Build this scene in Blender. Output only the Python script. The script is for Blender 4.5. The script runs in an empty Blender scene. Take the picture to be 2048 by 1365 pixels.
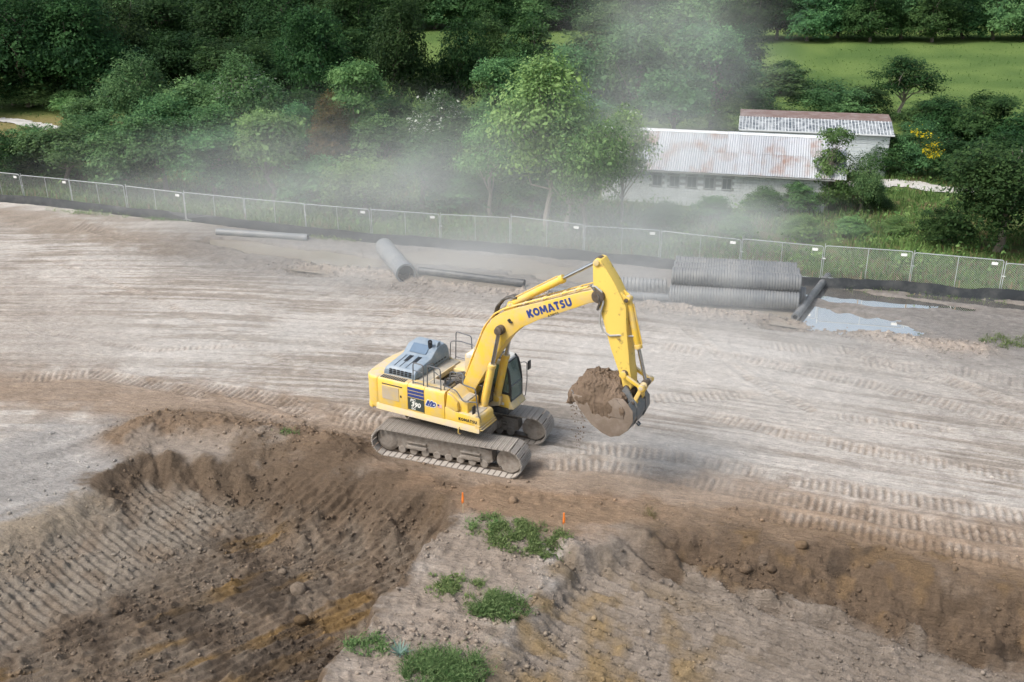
import bpy, bmesh, math, random
import numpy as np
from mathutils import Vector, Matrix
random.seed(7); RNG = np.random.default_rng(11)
R = math.radians
SC = bpy.context.scene
COL = SC.collection

# ------------------------------------------------------------------ camera, sky, sun, exposure
CAM_H, CAM_P, CAM_F = 18.45, R(22.3), 2100.0          # height, downward pitch, focal length in photo pixels (2048 wide)
cam = bpy.data.cameras.new('camera'); camo = bpy.data.objects.new('camera', cam); COL.objects.link(camo)
camo.location = (0, 0, CAM_H); camo.rotation_euler = (math.pi / 2 - CAM_P, 0, 0)
cam.sensor_width = 36.0; cam.lens = CAM_F / 2048 * 36; cam.clip_end = 3000; cam.clip_start = 0.1
SC.camera = camo
SUN_EL, SUN_AZ = R(52), R(243)                         # azimuth measured from +Y towards +X
world = bpy.data.worlds.new('World'); SC.world = world; world.use_nodes = True
wn = world.node_tree; wbg = wn.nodes['Background']
sky = wn.nodes.new('ShaderNodeTexSky'); sky.sky_type = 'NISHITA'; sky.sun_disc = False
sky.sun_elevation = SUN_EL; sky.sun_rotation = SUN_AZ; sky.air_density = 1.6; sky.dust_density = 4.0
hsv = wn.nodes.new('ShaderNodeHueSaturation'); hsv.inputs['Saturation'].default_value = 0.74
wn.links.new(sky.outputs[0], hsv.inputs['Color']); wn.links.new(hsv.outputs[0], wbg.inputs[0])
wbg.inputs[1].default_value = 0.125
sun = bpy.data.lights.new('sun', 'SUN'); suno = bpy.data.objects.new('sun', sun); COL.objects.link(suno)
sun.energy = 2.4; sun.angle = R(20); sun.color = (1.0, 0.98, 0.955)
sd = Vector((math.sin(SUN_AZ) * math.cos(SUN_EL), math.cos(SUN_AZ) * math.cos(SUN_EL), math.sin(SUN_EL)))
suno.rotation_euler = sd.to_track_quat('Z', 'Y').to_euler(); suno.location = sd * 60
SC.view_settings.view_transform = 'Standard'; SC.view_settings.look = 'None'
SC.view_settings.exposure = 0.5; SC.view_settings.gamma = 1.0; SC.view_settings.use_curve_mapping = False
cy = SC.cycles
cy.max_bounces = 6; cy.diffuse_bounces = 3; cy.glossy_bounces = 3; cy.transmission_bounces = 4
cy.transparent_max_bounces = 10; cy.volume_bounces = 2; cy.volume_step_rate = 2.2; cy.volume_max_steps = 48
cy.use_denoising = True; cy.use_adaptive_sampling = True; cy.adaptive_threshold = 0.03

# ------------------------------------------------------------------ survey: a sighted direction to a place on the ground
def ray(u, v):
    c, s = math.cos(CAM_P), math.sin(CAM_P); a = (u - 1024) / CAM_F; b = -(v - 682.5) / CAM_F
    return (a, c + b * s, -s + b * c)
def G(u, v, z=0.0):
    r = ray(u, v); t = (z - CAM_H) / r[2]; return (t * r[0], t * r[1])
def depth(x, y, z=0.0):
    return y * math.cos(CAM_P) - (z - CAM_H) * math.sin(CAM_P)
def height_for(x, y, v):                              # height of a point above (x, y) seen at row v
    k = (682.5 - v) / CAM_F; c, s = math.cos(CAM_P), math.sin(CAM_P)
    return CAM_H + y * (k * c - s) / (c + k * s)

# ------------------------------------------------------------------ numpy noise
def _h(ix, iy, s):
    with np.errstate(over='ignore'):
        h = ix.astype(np.int64).astype(np.uint32) * np.uint32(374761393) + iy.astype(np.int64).astype(np.uint32) * np.uint32(668265263) + np.uint32((s * 974711 + 12345) & 0xffffffff)
        h = (h ^ (h >> np.uint32(13))) * np.uint32(1274126177); h ^= h >> np.uint32(16)
    return h.astype(np.float64) / 4294967295.0
def vn(x, y, s=0):
    ix, iy = np.floor(x), np.floor(y); fx, fy = x - ix, y - iy
    fx = fx * fx * (3 - 2 * fx); fy = fy * fy * (3 - 2 * fy)
    a, b, c, d = _h(ix, iy, s), _h(ix + 1, iy, s), _h(ix, iy + 1, s), _h(ix + 1, iy + 1, s)
    return (a * (1 - fx) + b * fx) * (1 - fy) + (c * (1 - fx) + d * fx) * fy
def fbm(x, y, s=0, o=4, g=0.5):
    t = 0; A = 1; n = 0
    for k in range(o):
        t = t + A * vn(x * 2 ** k + 17.3 * k, y * 2 ** k - 9.1 * k, s + k); n += A; A *= g
    return t / n
def ss(a, b, x):
    t = np.clip((x - a) / (b - a), 0, 1); return t * t * (3 - 2 * t)

# ------------------------------------------------------------------ materials
MATS = {}
def new_mat(name):
    m = bpy.data.materials.new(name); m.use_nodes = True; nt = m.node_tree
    return m, nt, nt.nodes['Principled BSDF']
def mat(name, col, rough=0.6, metal=0.0, dirt=None, amt=0.5, scale=3.0, bump=0.0, bscale=30.0, spec=0.5, detail=6, sharp=(0.45, 0.7), world=False, top=None):
    """plain surface with noise-shaped dirt or wear of a second colour"""
    m, nt, b = new_mat(name); L = nt.links
    b.inputs['Roughness'].default_value = rough; b.inputs['Metallic'].default_value = metal
    b.inputs['Specular IOR Level'].default_value = spec
    tc = nt.nodes.new('ShaderNodeTexCoord')
    n = nt.nodes.new('ShaderNodeTexNoise'); n.inputs['Scale'].default_value = scale; n.inputs['Detail'].default_value = detail
    n.inputs['Roughness'].default_value = 0.65
    if world: tc = nt.nodes.new('ShaderNodeNewGeometry')
    src = tc.outputs['Position' if world else 'Object']
    L.new(src, n.inputs['Vector'])
    cr = nt.nodes.new('ShaderNodeValToRGB'); cr.color_ramp.elements[0].position = sharp[0]; cr.color_ramp.elements[1].position = sharp[1]
    L.new(n.outputs['Fac'], cr.inputs['Fac'])
    mx = nt.nodes.new('ShaderNodeMix'); mx.data_type = 'RGBA'
    mx.inputs[6].default_value = (*col, 1); d = dirt or tuple(c * 0.8 for c in col); mx.inputs[7].default_value = (*d, 1)
    mu = nt.nodes.new('ShaderNodeMath'); mu.operation = 'MULTIPLY'; mu.inputs[1].default_value = amt
    L.new(cr.outputs['Color'], mu.inputs[0]); L.new(mu.outputs[0], mx.inputs[0]); L.new(mx.outputs[2], b.inputs['Base Color'])
    if top:                                                 # settled dust on upward faces
        ge = nt.nodes.new('ShaderNodeNewGeometry'); sx = nt.nodes.new('ShaderNodeSeparateXYZ'); L.new(ge.outputs['Normal'], sx.inputs[0])
        tr = nt.nodes.new('ShaderNodeMapRange'); tr.inputs[1].default_value = .55; tr.inputs[2].default_value = .98; L.new(sx.outputs['Z'], tr.inputs[0])
        n3 = nt.nodes.new('ShaderNodeTexNoise'); n3.inputs['Scale'].default_value = 4; n3.inputs['Detail'].default_value = 6; L.new(tc.outputs['Position' if world else 'Object'], n3.inputs['Vector'])
        r3 = nt.nodes.new('ShaderNodeMapRange'); r3.inputs[1].default_value = .3; r3.inputs[2].default_value = .6; r3.inputs[3].default_value = .25; r3.inputs[4].default_value = .9; L.new(n3.outputs['Fac'], r3.inputs[0])
        m3 = nt.nodes.new('ShaderNodeMath'); m3.operation = 'MULTIPLY'; L.new(tr.outputs[0], m3.inputs[0]); L.new(r3.outputs[0], m3.inputs[1])
        x3 = nt.nodes.new('ShaderNodeMix'); x3.data_type = 'RGBA'; x3.inputs[7].default_value = (*top, 1); L.new(m3.outputs[0], x3.inputs[0]); L.new(mx.outputs[2], x3.inputs[6]); L.new(x3.outputs[2], b.inputs['Base Color'])
    if bump:
        n2 = nt.nodes.new('ShaderNodeTexNoise'); n2.inputs['Scale'].default_value = bscale; n2.inputs['Detail'].default_value = 5
        L.new(src, n2.inputs['Vector'])
        bp = nt.nodes.new('ShaderNodeBump'); bp.inputs['Strength'].default_value = 1.0; bp.inputs['Distance'].default_value = bump
        L.new(n2.outputs['Fac'], bp.inputs['Height']); L.new(bp.outputs[0], b.inputs['Normal'])
    MATS[name] = m; return m

# ------------------------------------------------------------------ mesh builder
class MB:
    def __init__(s): s.v = []; s.f = []; s.m = []; s.cur = 0
    def add(s, vs, fs):
        o = len(s.v); s.v += [tuple(p) for p in vs]; s.f += [tuple(o + i for i in f) for f in fs]; s.m += [s.cur] * len(fs); return s
    def box(s, c, d, rot=None):
        vs = [Vector((x * d[0] / 2, y * d[1] / 2, z * d[2] / 2)) for x in (-1, 1) for y in (-1, 1) for z in (-1, 1)]
        if rot is not None: vs = [rot @ p for p in vs]
        vs = [p + Vector(c) for p in vs]
        return s.add(vs, [(0, 1, 3, 2), (4, 6, 7, 5), (0, 4, 5, 1), (2, 3, 7, 6), (0, 2, 6, 4), (1, 5, 7, 3)])
    def b2(s, x0, x1, y0, y1, z0, z1): return s.box(((x0 + x1) / 2, (y0 + y1) / 2, (z0 + z1) / 2), (x1 - x0, y1 - y0, z1 - z0))
    def prism(s, poly, a, b, ax='y'):
        """polygon extruded along an axis: 'y' polygon is (x,z); 'z' polygon is (x,y); 'x' polygon is (y,z)"""
        f = {'y': lambda p, t: (p[0], t, p[1]), 'z': lambda p, t: (p[0], p[1], t), 'x': lambda p, t: (t, p[0], p[1])}[ax]
        n = len(poly); vs = [f(p, a) for p in poly] + [f(p, b) for p in poly]
        fs = [tuple(range(n))[::-1], tuple(range(n, 2 * n))] + [(i, (i + 1) % n, n + (i + 1) % n, n + i) for i in range(n)]
        return s.add(vs, fs)
    def tube(s, pts, r, n=8, cap=True):
        pts = [Vector(p) for p in pts]; rs = r if isinstance(r, (list, tuple)) else [r] * len(pts)
        vs = []; ref = None
        for i, p in enumerate(pts):
            t = (pts[min(i + 1, len(pts) - 1)] - pts[max(i - 1, 0)]).normalized()
            if ref is None: ref = t.orthogonal().normalized()
            ref = (ref - t * ref.dot(t)); ref = ref.normalized() if ref.length > 1e-6 else t.orthogonal().normalized()
            bi = t.cross(ref)
            for k in range(n):
                a = 2 * math.pi * k / n; vs.append(p + (ref * math.cos(a) + bi * math.sin(a)) * rs[i])
        fs = [(i * n + k, i * n + (k + 1) % n, (i + 1) * n + (k + 1) % n, (i + 1) * n + k) for i in range(len(pts) - 1) for k in range(n)]
        if cap: fs += [tuple(range(n))[::-1], tuple((len(pts) - 1) * n + k for k in range(n))]
        return s.add(vs, fs)
    def build(s, name, m, parent=None, bevel=0.0, seg=2, smooth=False, xf=None, norm=True):
        me = mesh_of(name, s.v, s.f, m, bevel, seg, smooth, xf, norm, s.m if s.cur else None)
        return obj(name, me, parent)
def mesh_of(name, v, f, m, bevel=0, seg=2, smooth=False, xf=None, norm=True, mi=None):
    me = bpy.data.meshes.new(name); me.from_pydata([tuple(p) for p in v], [], f)
    for q in (m if isinstance(m, (list, tuple)) else [m]): me.materials.append(q)
    if mi: me.polygons.foreach_set('material_index', mi)
    if norm or bevel or xf is not None:
        bm = bmesh.new(); bm.from_mesh(me)
        if norm: bmesh.ops.recalc_face_normals(bm, faces=bm.faces[:])
        if bevel:
            ed = [e for e in bm.edges if len(e.link_faces) == 2 and e.calc_face_angle(0) > 0.5]
            bmesh.ops.bevel(bm, geom=ed, offset=bevel, segments=seg, affect='EDGES', profile=0.6, clamp_overlap=True)
        if xf is not None: bmesh.ops.transform(bm, matrix=xf, verts=bm.verts[:])
        bm.to_mesh(me); bm.free()
    if smooth:
        me.polygons.foreach_set('use_smooth', [True] * len(me.polygons)); me.set_sharp_from_angle(angle=R(40))
    return me
def obj(name, me, parent=None):
    o = bpy.data.objects.new(name, me); COL.objects.link(o)
    if parent is not None: o.parent = parent
    return o
def empty(name, loc=(0, 0, 0), rz=0.0):
    o = bpy.data.objects.new(name, None); COL.objects.link(o); o.location = loc; o.rotation_euler = (0, 0, rz); o.empty_display_size = 0.3; return o
def tag(o, label, cat, group=None):
    o['label'] = label; o['category'] = cat
    if group: o['group'] = group
    return o
def kind(o, k, label=None):
    o['kind'] = k
    if label: o['label'] = label
    return o
def np_mesh(name, V, F, m, col=None, smooth=False):
    """fast mesh from arrays; F is (n,3) or (n,4)"""
    me = bpy.data.meshes.new(name); k = F.shape[1]
    me.vertices.add(len(V)); me.vertices.foreach_set('co', V.astype(np.float32).ravel())
    me.loops.add(F.size); me.loops.foreach_set('vertex_index', F.astype(np.int32).ravel())
    me.polygons.add(len(F)); me.polygons.foreach_set('loop_start', np.arange(0, F.size, k, dtype=np.int32))
    if smooth: me.polygons.foreach_set('use_smooth', np.ones(len(F), bool))
    me.materials.append(m); me.update(calc_edges=True)
    if col is not None:
        a = me.color_attributes.new('col', 'FLOAT_COLOR', 'POINT')
        c = np.ones((len(V), 4), np.float32); c[:, :col.shape[1]] = col; a.data.foreach_set('color', c.ravel())
    return me
def text_mesh(name, body, size, m, bold=0.0, extrude=0.004, shear=0.0, space=1.0):
    cu = bpy.data.curves.new(name, 'FONT'); cu.body = body; cu.size = size; cu.offset = bold; cu.extrude = extrude
    cu.shear = shear; cu.space_character = space; cu.resolution_u = 3; cu.align_x = 'CENTER'; cu.align_y = 'CENTER'
    t = bpy.data.objects.new(name, cu); COL.objects.link(t)
    bpy.context.view_layer.update()
    me = bpy.data.meshes.new_from_object(t.evaluated_get(bpy.context.evaluated_depsgraph_get()))
    bpy.data.objects.remove(t); me.materials.clear(); me.materials.append(m); return me
# ------------------------------------------------------------------ terrain
def GL(l, z=0.0): return np.array([G(u, v, z) for u, v in l])
def seg_dist(X, Y, P, closed=False):
    """distance to a polyline, arc length of the foot point and signed side"""
    n = len(P); best = np.full(X.shape, 1e9); S = np.zeros(X.shape); SG = np.zeros(X.shape); acc = 0.0
    for i in range(n if closed else n - 1):
        a, b = P[i], P[(i + 1) % n]; d = b - a; l = math.hypot(*d)
        t = np.clip(((X - a[0]) * d[0] + (Y - a[1]) * d[1]) / (l * l), 0, 1)
        ex, ey = X - a[0] - t * d[0], Y - a[1] - t * d[1]; q = np.hypot(ex, ey); k = q < best
        best[k] = q[k]; S[k] = (acc + t * l)[k]; SG[k] = (d[0] * (Y - a[1]) - d[1] * (X - a[0]))[k]; acc += l
    return best, S, np.sign(SG)
def inside(X, Y, P):
    r = np.zeros(X.shape, bool); n = len(P)
    for i in range(n):
        (x0, y0), (x1, y1) = P[i], P[(i + 1) % n]
        if y0 == y1: continue
        c = ((y0 > Y) != (y1 > Y)) & (X < (x1 - x0) * (Y - y0) / (y1 - y0) + x0); r ^= c
    return r
# rim points sighted in the photograph with the run of the slope below each (metres)
PIT_L = [(-260, 1130, 2.2), (0, 1058, 2.0), (130, 1000, 1.8), (215, 945, 1.3), (262, 912, 0.9), (330, 912, 0.9), (430, 922, 1.2), (540, 905, 2.8), (680, 925, 3.4),
         (790, 948, 3.4), (880, 978, 2.0), (905, 1005, 1.0), (880, 1060, .8), (820, 1140, .75), (755, 1225, .75), (650, 1365, .75), (540, 1520, 1.0), (-400, 1700, 1.0)]
PIT_R = [(840, 1500, 0.9), (940, 1365, 0.9), (1010, 1280, 0.9), (1060, 1205, 0.9), (1110, 1140, 0.9), (1150, 1100, 0.8), (1220, 1072, 1.0), (1374, 1046, 1.7), (1500, 1066, 1.9),
         (1674, 1098, 1.9), (1850, 1134, 1.8), (2048, 1172, 1.8), (2300, 1225, 1.8), (2500, 1700, 1.0), (1200, 1750, 1.0)]
def pit(X, Y, spec):
    P = GL([(a, b) for a, b, c in spec]); W = [c for a, b, c in spec]; n = len(P)
    X, Y = X + (fbm(X * .8, Y * .8, 75, 4, .6) - .5) * .9, Y + (fbm(X * .8, Y * .8, 79, 4, .6) - .5) * .9
    t = np.full(X.shape, 1e9); D = np.full(X.shape, 1e9)
    wob = 1 + 0.35 * (fbm(X * 0.9, Y * 0.9, 71, 3) - 0.5) * 2
    for i in range(n):
        a, b = P[i], P[(i + 1) % n]; d = b - a; l2 = d @ d
        u = np.clip(((X - a[0]) * d[0] + (Y - a[1]) * d[1]) / l2, 0, 1)
        q = np.hypot(X - a[0] - u * d[0], Y - a[1] - u * d[1]); w = (W[i] * (1 - u) + W[(i + 1) % n] * u) * wob
        t = np.minimum(t, q / w); D = np.minimum(D, q)
    ins = inside(X, Y, P); return ins, np.where(ins, t, -t), D
LW = (-17 * math.pi / 180)                                   # run of the dozer passes
def along(X, Y, a=LW): return X * math.cos(a) + Y * math.sin(a), -X * math.sin(a) + Y * math.cos(a)
TRACKS = [  # polyline, width, depth
    ([(1095, 895), (1250, 903), (1374, 918), (1574, 958), (1774, 992), (2048, 1037), (2300, 1085)], 0.95, 0.07),
    ([(1060, 925), (1200, 930), (1324, 948), (1524, 988), (1774, 1040), (2048, 1082), (2300, 1120)], 1.0, 0.085),
    ([(1500, 1020), (1650, 1050), (1824, 1085), (2048, 1128), (2300, 1170)], 0.9, 0.07),
    ([(420, 805), (549, 848), (680, 880), (800, 912)], 0.95, 0.06),
    ([(380, 770), (464, 785), (620, 815), (774, 838)], 0.95, 0.055),
    ([(540, 800), (640, 845), (700, 850), (800, 852)], 0.9, 0.045),
    ([(330, 500), (480, 530), (650, 565), (860, 612), (1000, 640)], 1.0, 0.035),
    ([(520, 505), (700, 560), (900, 590)], 0.9, 0.03),
    ([(1300, 690), (1500, 720), (1750, 770), (2048, 850)], 1.0, 0.035),
    ([(1380, 820), (1550, 865), (1760, 905), (2048, 955)], 0.9, 0.03),
    ([(1480, 690), (1700, 700), (1900, 760), (2100, 840)], 1.0, 0.05),
    ([(1700, 720), (1900, 740), (2120, 780)], 1.0, 0.05),
    ([(700, 700), (760, 640), (840, 600)], .6, .03), ([(1120, 760), (1260, 800), (1500, 790)], .9, .035), ([(60, 660), (300, 700), (560, 690), (740, 660)], .5, .03), ([(1350, 640), (1500, 760), (1640, 830), (1900, 860)], .55, .035), ([(100, 520), (330, 610), (600, 740)], .55, .025), ([(0, 425), (120, 440), (260, 480)], 0.9, 0.05), ([(0, 760), (180, 745), (420, 790)], 0.9, 0.05), ([(820, 1235), (900, 1262), (965, 1300)], 1.0, 0.04)]
TRACKS = [(GL(p), w, d) for p, w, d in TRACKS]
SILT = GL([(-500, 340), (-60, 397), (0, 402), (120, 413), (250, 427), (380, 441), (500, 456), (620, 470), (750, 484), (880, 493), (1000, 503), (1170, 519), (1340, 536), (1480, 551), (1600, 565), (1800, 579), (2048, 598), (2600, 640)])
BERM = GL([(560, 530), (700, 545), (830, 560), (900, 568), (1000, 580), (1120, 600), (1240, 612), (1345, 620), (1480, 632), (1580, 645), (1660, 655), (1740, 670), (1850, 690), (1960, 700)])
MOUND = GL([(262, 880), (330, 855), (420, 862), (520, 880), (600, 893), (700, 912)])
FUR_A, FUR_B, FUR_C = R(-38), R(41), R(-27)                  # runs of the bucket-teeth furrows on the three faces
GOUGE = [(1125, 1130, 55), (1285, 1112, 40), (1330, 1128, 35), (1395, 1152, 30), (1530, 1180, 28), (1655, 1212, 25), (1830, 1238, 25), (1960, 1268, 25), (395, 955, 48), (470, 975, 40), (320, 948, 62)]
PUDDLES = [(480, 487, 3.0, 0.8), (590, 505, 4.2, 1.0), (690, 522, 3.4, 1.1), (620, 545, 2.0, .7), (960, 522, 6.5, 1.5), (1130, 545, 4.0, 1.4), (900, 556, 2.6, 0.9), (1010, 572, 3.0, 0.8), (1240, 590, 3.0, 1.2), (1500, 610, 4.2, 1.6),
           (1640, 578, 2.8, .7), (1740, 598, 3.8, .95), (1820, 604, 3.0, .6), (1930, 600, 3.0, .55), (1630, 632, 1.7, 1.3), (1690, 645, 3.2, 1.5), (1775, 658, 2.0, .8), (1560, 650, 1.6, .8), (2030, 612, 2.2, .5)]
def terrain(X, Y):
    """height and masks of the ground at points"""
    M = {}
    out, s_, side = seg_dist(X, Y, SILT); beyond = np.where(side > 0, out, -out); M['beyond'] = beyond        # >0 beyond the silt fence
    site = ss(0.3, -0.3, beyond)
    sx, sy = along(X, Y)
    bend = 0.0034 * np.clip(sx, -60, 60) ** 2 + 0.5 * np.sin(sx * 0.09) + 0.6 * fbm(sx * 0.08, sy * 0.1, 5, 2)
    st = fbm(sx * 0.10, (sy + bend) * 2.3, 21, 4, 0.6); st2 = fbm(sx * 0.35, (sy + bend) * 6.0, 25, 3, 0.6)
    am = ss(.3, .65, fbm(X * .15, Y * .15, 33, 3)); z = (st - 0.5) * 0.09 * (.3 + am) + (st2 - 0.5) * 0.04 * (.3 + am) + (fbm(X * 0.12, Y * 0.12, 31, 3) - 0.5) * 0.30
    st3 = fbm(sx * 0.16, (sy + bend) * 9.0, 27, 3, .65); M['streak'] = st * 0.45 + st2 * 0.25 + st3 * .30; M['st3'] = st3; z = z + (st3 - .5) * .035 * (.4 + am)
    rough = fbm(X * 2.2, Y * 2.2, 41, 5, 0.62); fine = fbm(X * 6, Y * 6, 45, 3, 0.6)
    z = z + site * (fine - 0.5) * 0.025
    # wheel and crawler prints
    pr = np.zeros(X.shape); cle = np.zeros(X.shape)
    for P, w, d in TRACKS:
        bb = (X > P[:, 0].min() - 1.5) & (X < P[:, 0].max() + 1.5) & (Y > P[:, 1].min() - 1.5) & (Y < P[:, 1].max() + 1.5)
        if not bb.any(): continue
        q, s, sd_ = seg_dist(X[bb], Y[bb], P)
        ln = s / 0.27 + sd_ * q * 0.12; saw = np.abs((ln % 1.0) - 0.5) * 2
        cr_n = _h(np.floor(ln), np.floor(ln) * 0 + w * 100, 57); brk = .25 + .75 * ss(.28, .48, fbm(X[bb] * .55, Y[bb] * .55, 51, 4, .6)); m = ss(w / 2 + 0.04, w / 2 - 0.10, q + (fine[bb] - .5) * .2) * ss(0, 1.2, s) * brk * (.45 + .55 * cr_n) * (.55 + .9 * rough[bb])
        d = d * 1.35; z[bb] += m * d * (ss(0.25, 0.75, saw) * 1.0 - 0.95) + d * 0.8 * np.exp(-((q - w / 2 - 0.10) / 0.09) ** 2) * (rough[bb] * 1.4 - 0.2)
        pr[bb] = np.maximum(pr[bb], m); cle[bb] = np.maximum(cle[bb], m * ss(.5, .2, saw))
    M['print'] = pr; M['cleat'] = cle
    # mud along the drainage strip and the puddle hollows
    wet = np.zeros(X.shape)
    for u, v, rx, ry in PUDDLES:
        cx, cy_ = G(u, v); ax, ay = along(X - cx, Y - cy_, R(-17))
        wet = np.maximum(wet, ss(1.25, 0.55, np.hypot(ax / rx, ay / ry) + (fbm(X * 1.1, Y * 1.1, 61, 4) - 0.5) * 0.7))
    strip = ss(11.0, 6.0, -beyond) * site * ss(-26, -16, X); M['strip'] = strip; M['wet'] = wet
    z = z * (1 - 0.75 * strip) + strip * ((rough - 0.5) * 0.10 + 0.03) - wet * 0.20 * site
    q, s, sd_ = seg_dist(X, Y, BERM); bm_ = np.exp(-(q / 0.75) ** 2) * ss(0, 3, s)
    z = z + bm_ * (0.06 + 0.24 * rough) * (1 - 0.9 * wet); M['berm'] = bm_
    # spoil mound on the pit edge
    q, s, sd_ = seg_dist(X, Y, MOUND); mo = np.exp(-(q / 1.15) ** 2) * (0.6 + 0.8 * fbm(X * .6, Y * .6, 65, 3)); z = z + mo * 0.42; M['mound'] = mo
    q, s, sd_ = seg_dist(X, Y, GL([(480, 850), (620, 870), (760, 915), (900, 965), (1000, 985), (1150, 1010), (1400, 1022), (1700, 1080), (2048, 1145), (2300, 1195)])); belt_z = ss(1.3, .3, q + (rough - .5) * 1.2)
    # pits
    iL, tL, dL = pit(X, Y, PIT_L); iR, tR, dR = pit(X, Y, PIT_R)
    DL = np.clip(0.45 + 0.10 * (X + 17) + 0.02 * (30 - Y), 0.45, 1.9); DR = np.clip(0.45 + 0.085 * (X - 0.5), 0.4, 1.6)
    def face(t): return ss(0, 1, t) * 0.72 + np.clip(t / 1.25, 0, 1) * 0.28
    fL, fR = face(tL) * iL, face(tR) * iR
    z = z * (1 - 0.5 * np.maximum(fL, fR)) - DL * fL - DR * fR
    spur = inside(X, Y, GL([(905, 1000), (1180, 1085), (1110, 1140), (1010, 1280), (840, 1500), (540, 1520), (755, 1225)])); M['spur'] = spur
    M['fL'], M['fR'], M['tL'], M['tR'], M['iL'], M['iR'] = fL, fR, tL, tR, iL, iR
    # which of the two faces of the left pit
    va, vb = np.array(G(540, 1005, -1.2)), np.array(G(240, 1180, -1.2)); vd = (vb - va) / np.linalg.norm(vb - va)
    valley = ss(-1.0, 1.0, -(vd[0] * (Y - va[1]) - vd[1] * (X - va[0])) * -1.0 + (fbm(X * .5, Y * .5, 73, 2) - .5) * 1.5); M['valley'] = valley
    def furrow(a, per, seed):
        fx, fy = along(X, Y, a); ph = fy / per + 0.9 * fbm(fx * 0.25, fy * 0.25, seed, 2) * 2
        w = np.abs((ph % 1) - 0.5) * 2; return (w * 0.75 + 0.25 * w * w - 0.5) * (0.55 + 0.9 * fbm(fx * 0.6, fy * 1.6, seed + 3, 3))
    A, B, C = furrow(FUR_A, 0.28, 81), furrow(FUR_B, 0.29, 85), furrow(FUR_C, 0.38, 89)
    edge = lambda t: ss(0.5, 1.05, t)
    z = z + iL * edge(tL) * (1 - valley) * A * 0.14 + iL * ss(.12, .5, tL) * valley * B * 0.14 + iR * edge(tR) * C * 0.24
    # teeth scores down the steep cut edges
    for t, i, W_, seed, P in ((tL, iL, 0, 91, PIT_L), (tR, iR, 0, 95, PIT_R)):
        n = len(P); PP = GL([(a, b) for a, b, c in P]); q, s, sd_ = seg_dist(X, Y, PP, True)
        m = i * ss(0.0, 0.15, t) * ss(1.35, 0.7, t); s = s + (fbm(X * 1.2, Y * 1.2, seed + 1, 3) - .5) * 1.6; z = z + m * (fbm(s / 0.34, t * 0.9, seed, 3, .7) - 0.5) * 0.13
    for u, v, an in GOUGE:
        cx, cy_ = G(u, v, -0.5); bb = (np.abs(X - cx) < 2.2) & (np.abs(Y - cy_) < 2.2)
        if not bb.any(): continue
        ax, ay = along(X[bb] - cx, Y[bb] - cy_, R(-an)); ns = (rough[bb] - .5)
        z[bb] += -0.34 * np.exp(-(ax / 0.75) ** 2 - ((ay + ns * .3) / 0.19) ** 2) + (0.30 + ns * .5) * np.exp(-((ax - .1) / 0.6) ** 2 - ((ay - 0.42) / 0.26) ** 2) + 0.03 * np.sin(ay * 40) * np.exp(-(ax / 0.7) ** 2 - (ay / 0.3) ** 2)
    lump = np.maximum(np.maximum(iL * ss(0.1, 0.6, tL), iR * ss(0.1, 0.6, tR)), np.maximum(np.clip(mo * .8 + bm_ + .42 * belt_z + .18 * ss(5.5, 3.5, np.hypot(X - G(90, 950)[0], Y - G(90, 950)[1])), 0, 1), spur * .8)); M['lump'] = lump
    z = z + lump * ((rough - 0.5) * 0.17 + (fine - 0.5) * 0.12 + np.clip(fbm(X * 3.3, Y * 3.3, 99, 2) - 0.64, 0, 1) * 0.5)
    M['rough'], M['fine'] = rough, fine
    # ground beyond the fence: uneven, rising a little
    off = 1 - site; z = z * site + off * (0.10 + (fbm(X * .25, Y * .25, 101, 3) - .5) * 0.35 + (rough - .5) * 0.12)
    # firm ground under the crawlers
    ex_, ey_ = along(X - EXC[0], Y - EXC[1], EXC[2]); k = ss(3.6, 2.9, np.abs(ex_ - .2)) * ss(2.4, 1.9, np.abs(ey_)); z = z * (1 - k) + k * (-0.005)
    return z, M
EXC = (-2.0, 34.9, -0.355)
def C3(*c): return np.array(c)
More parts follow.
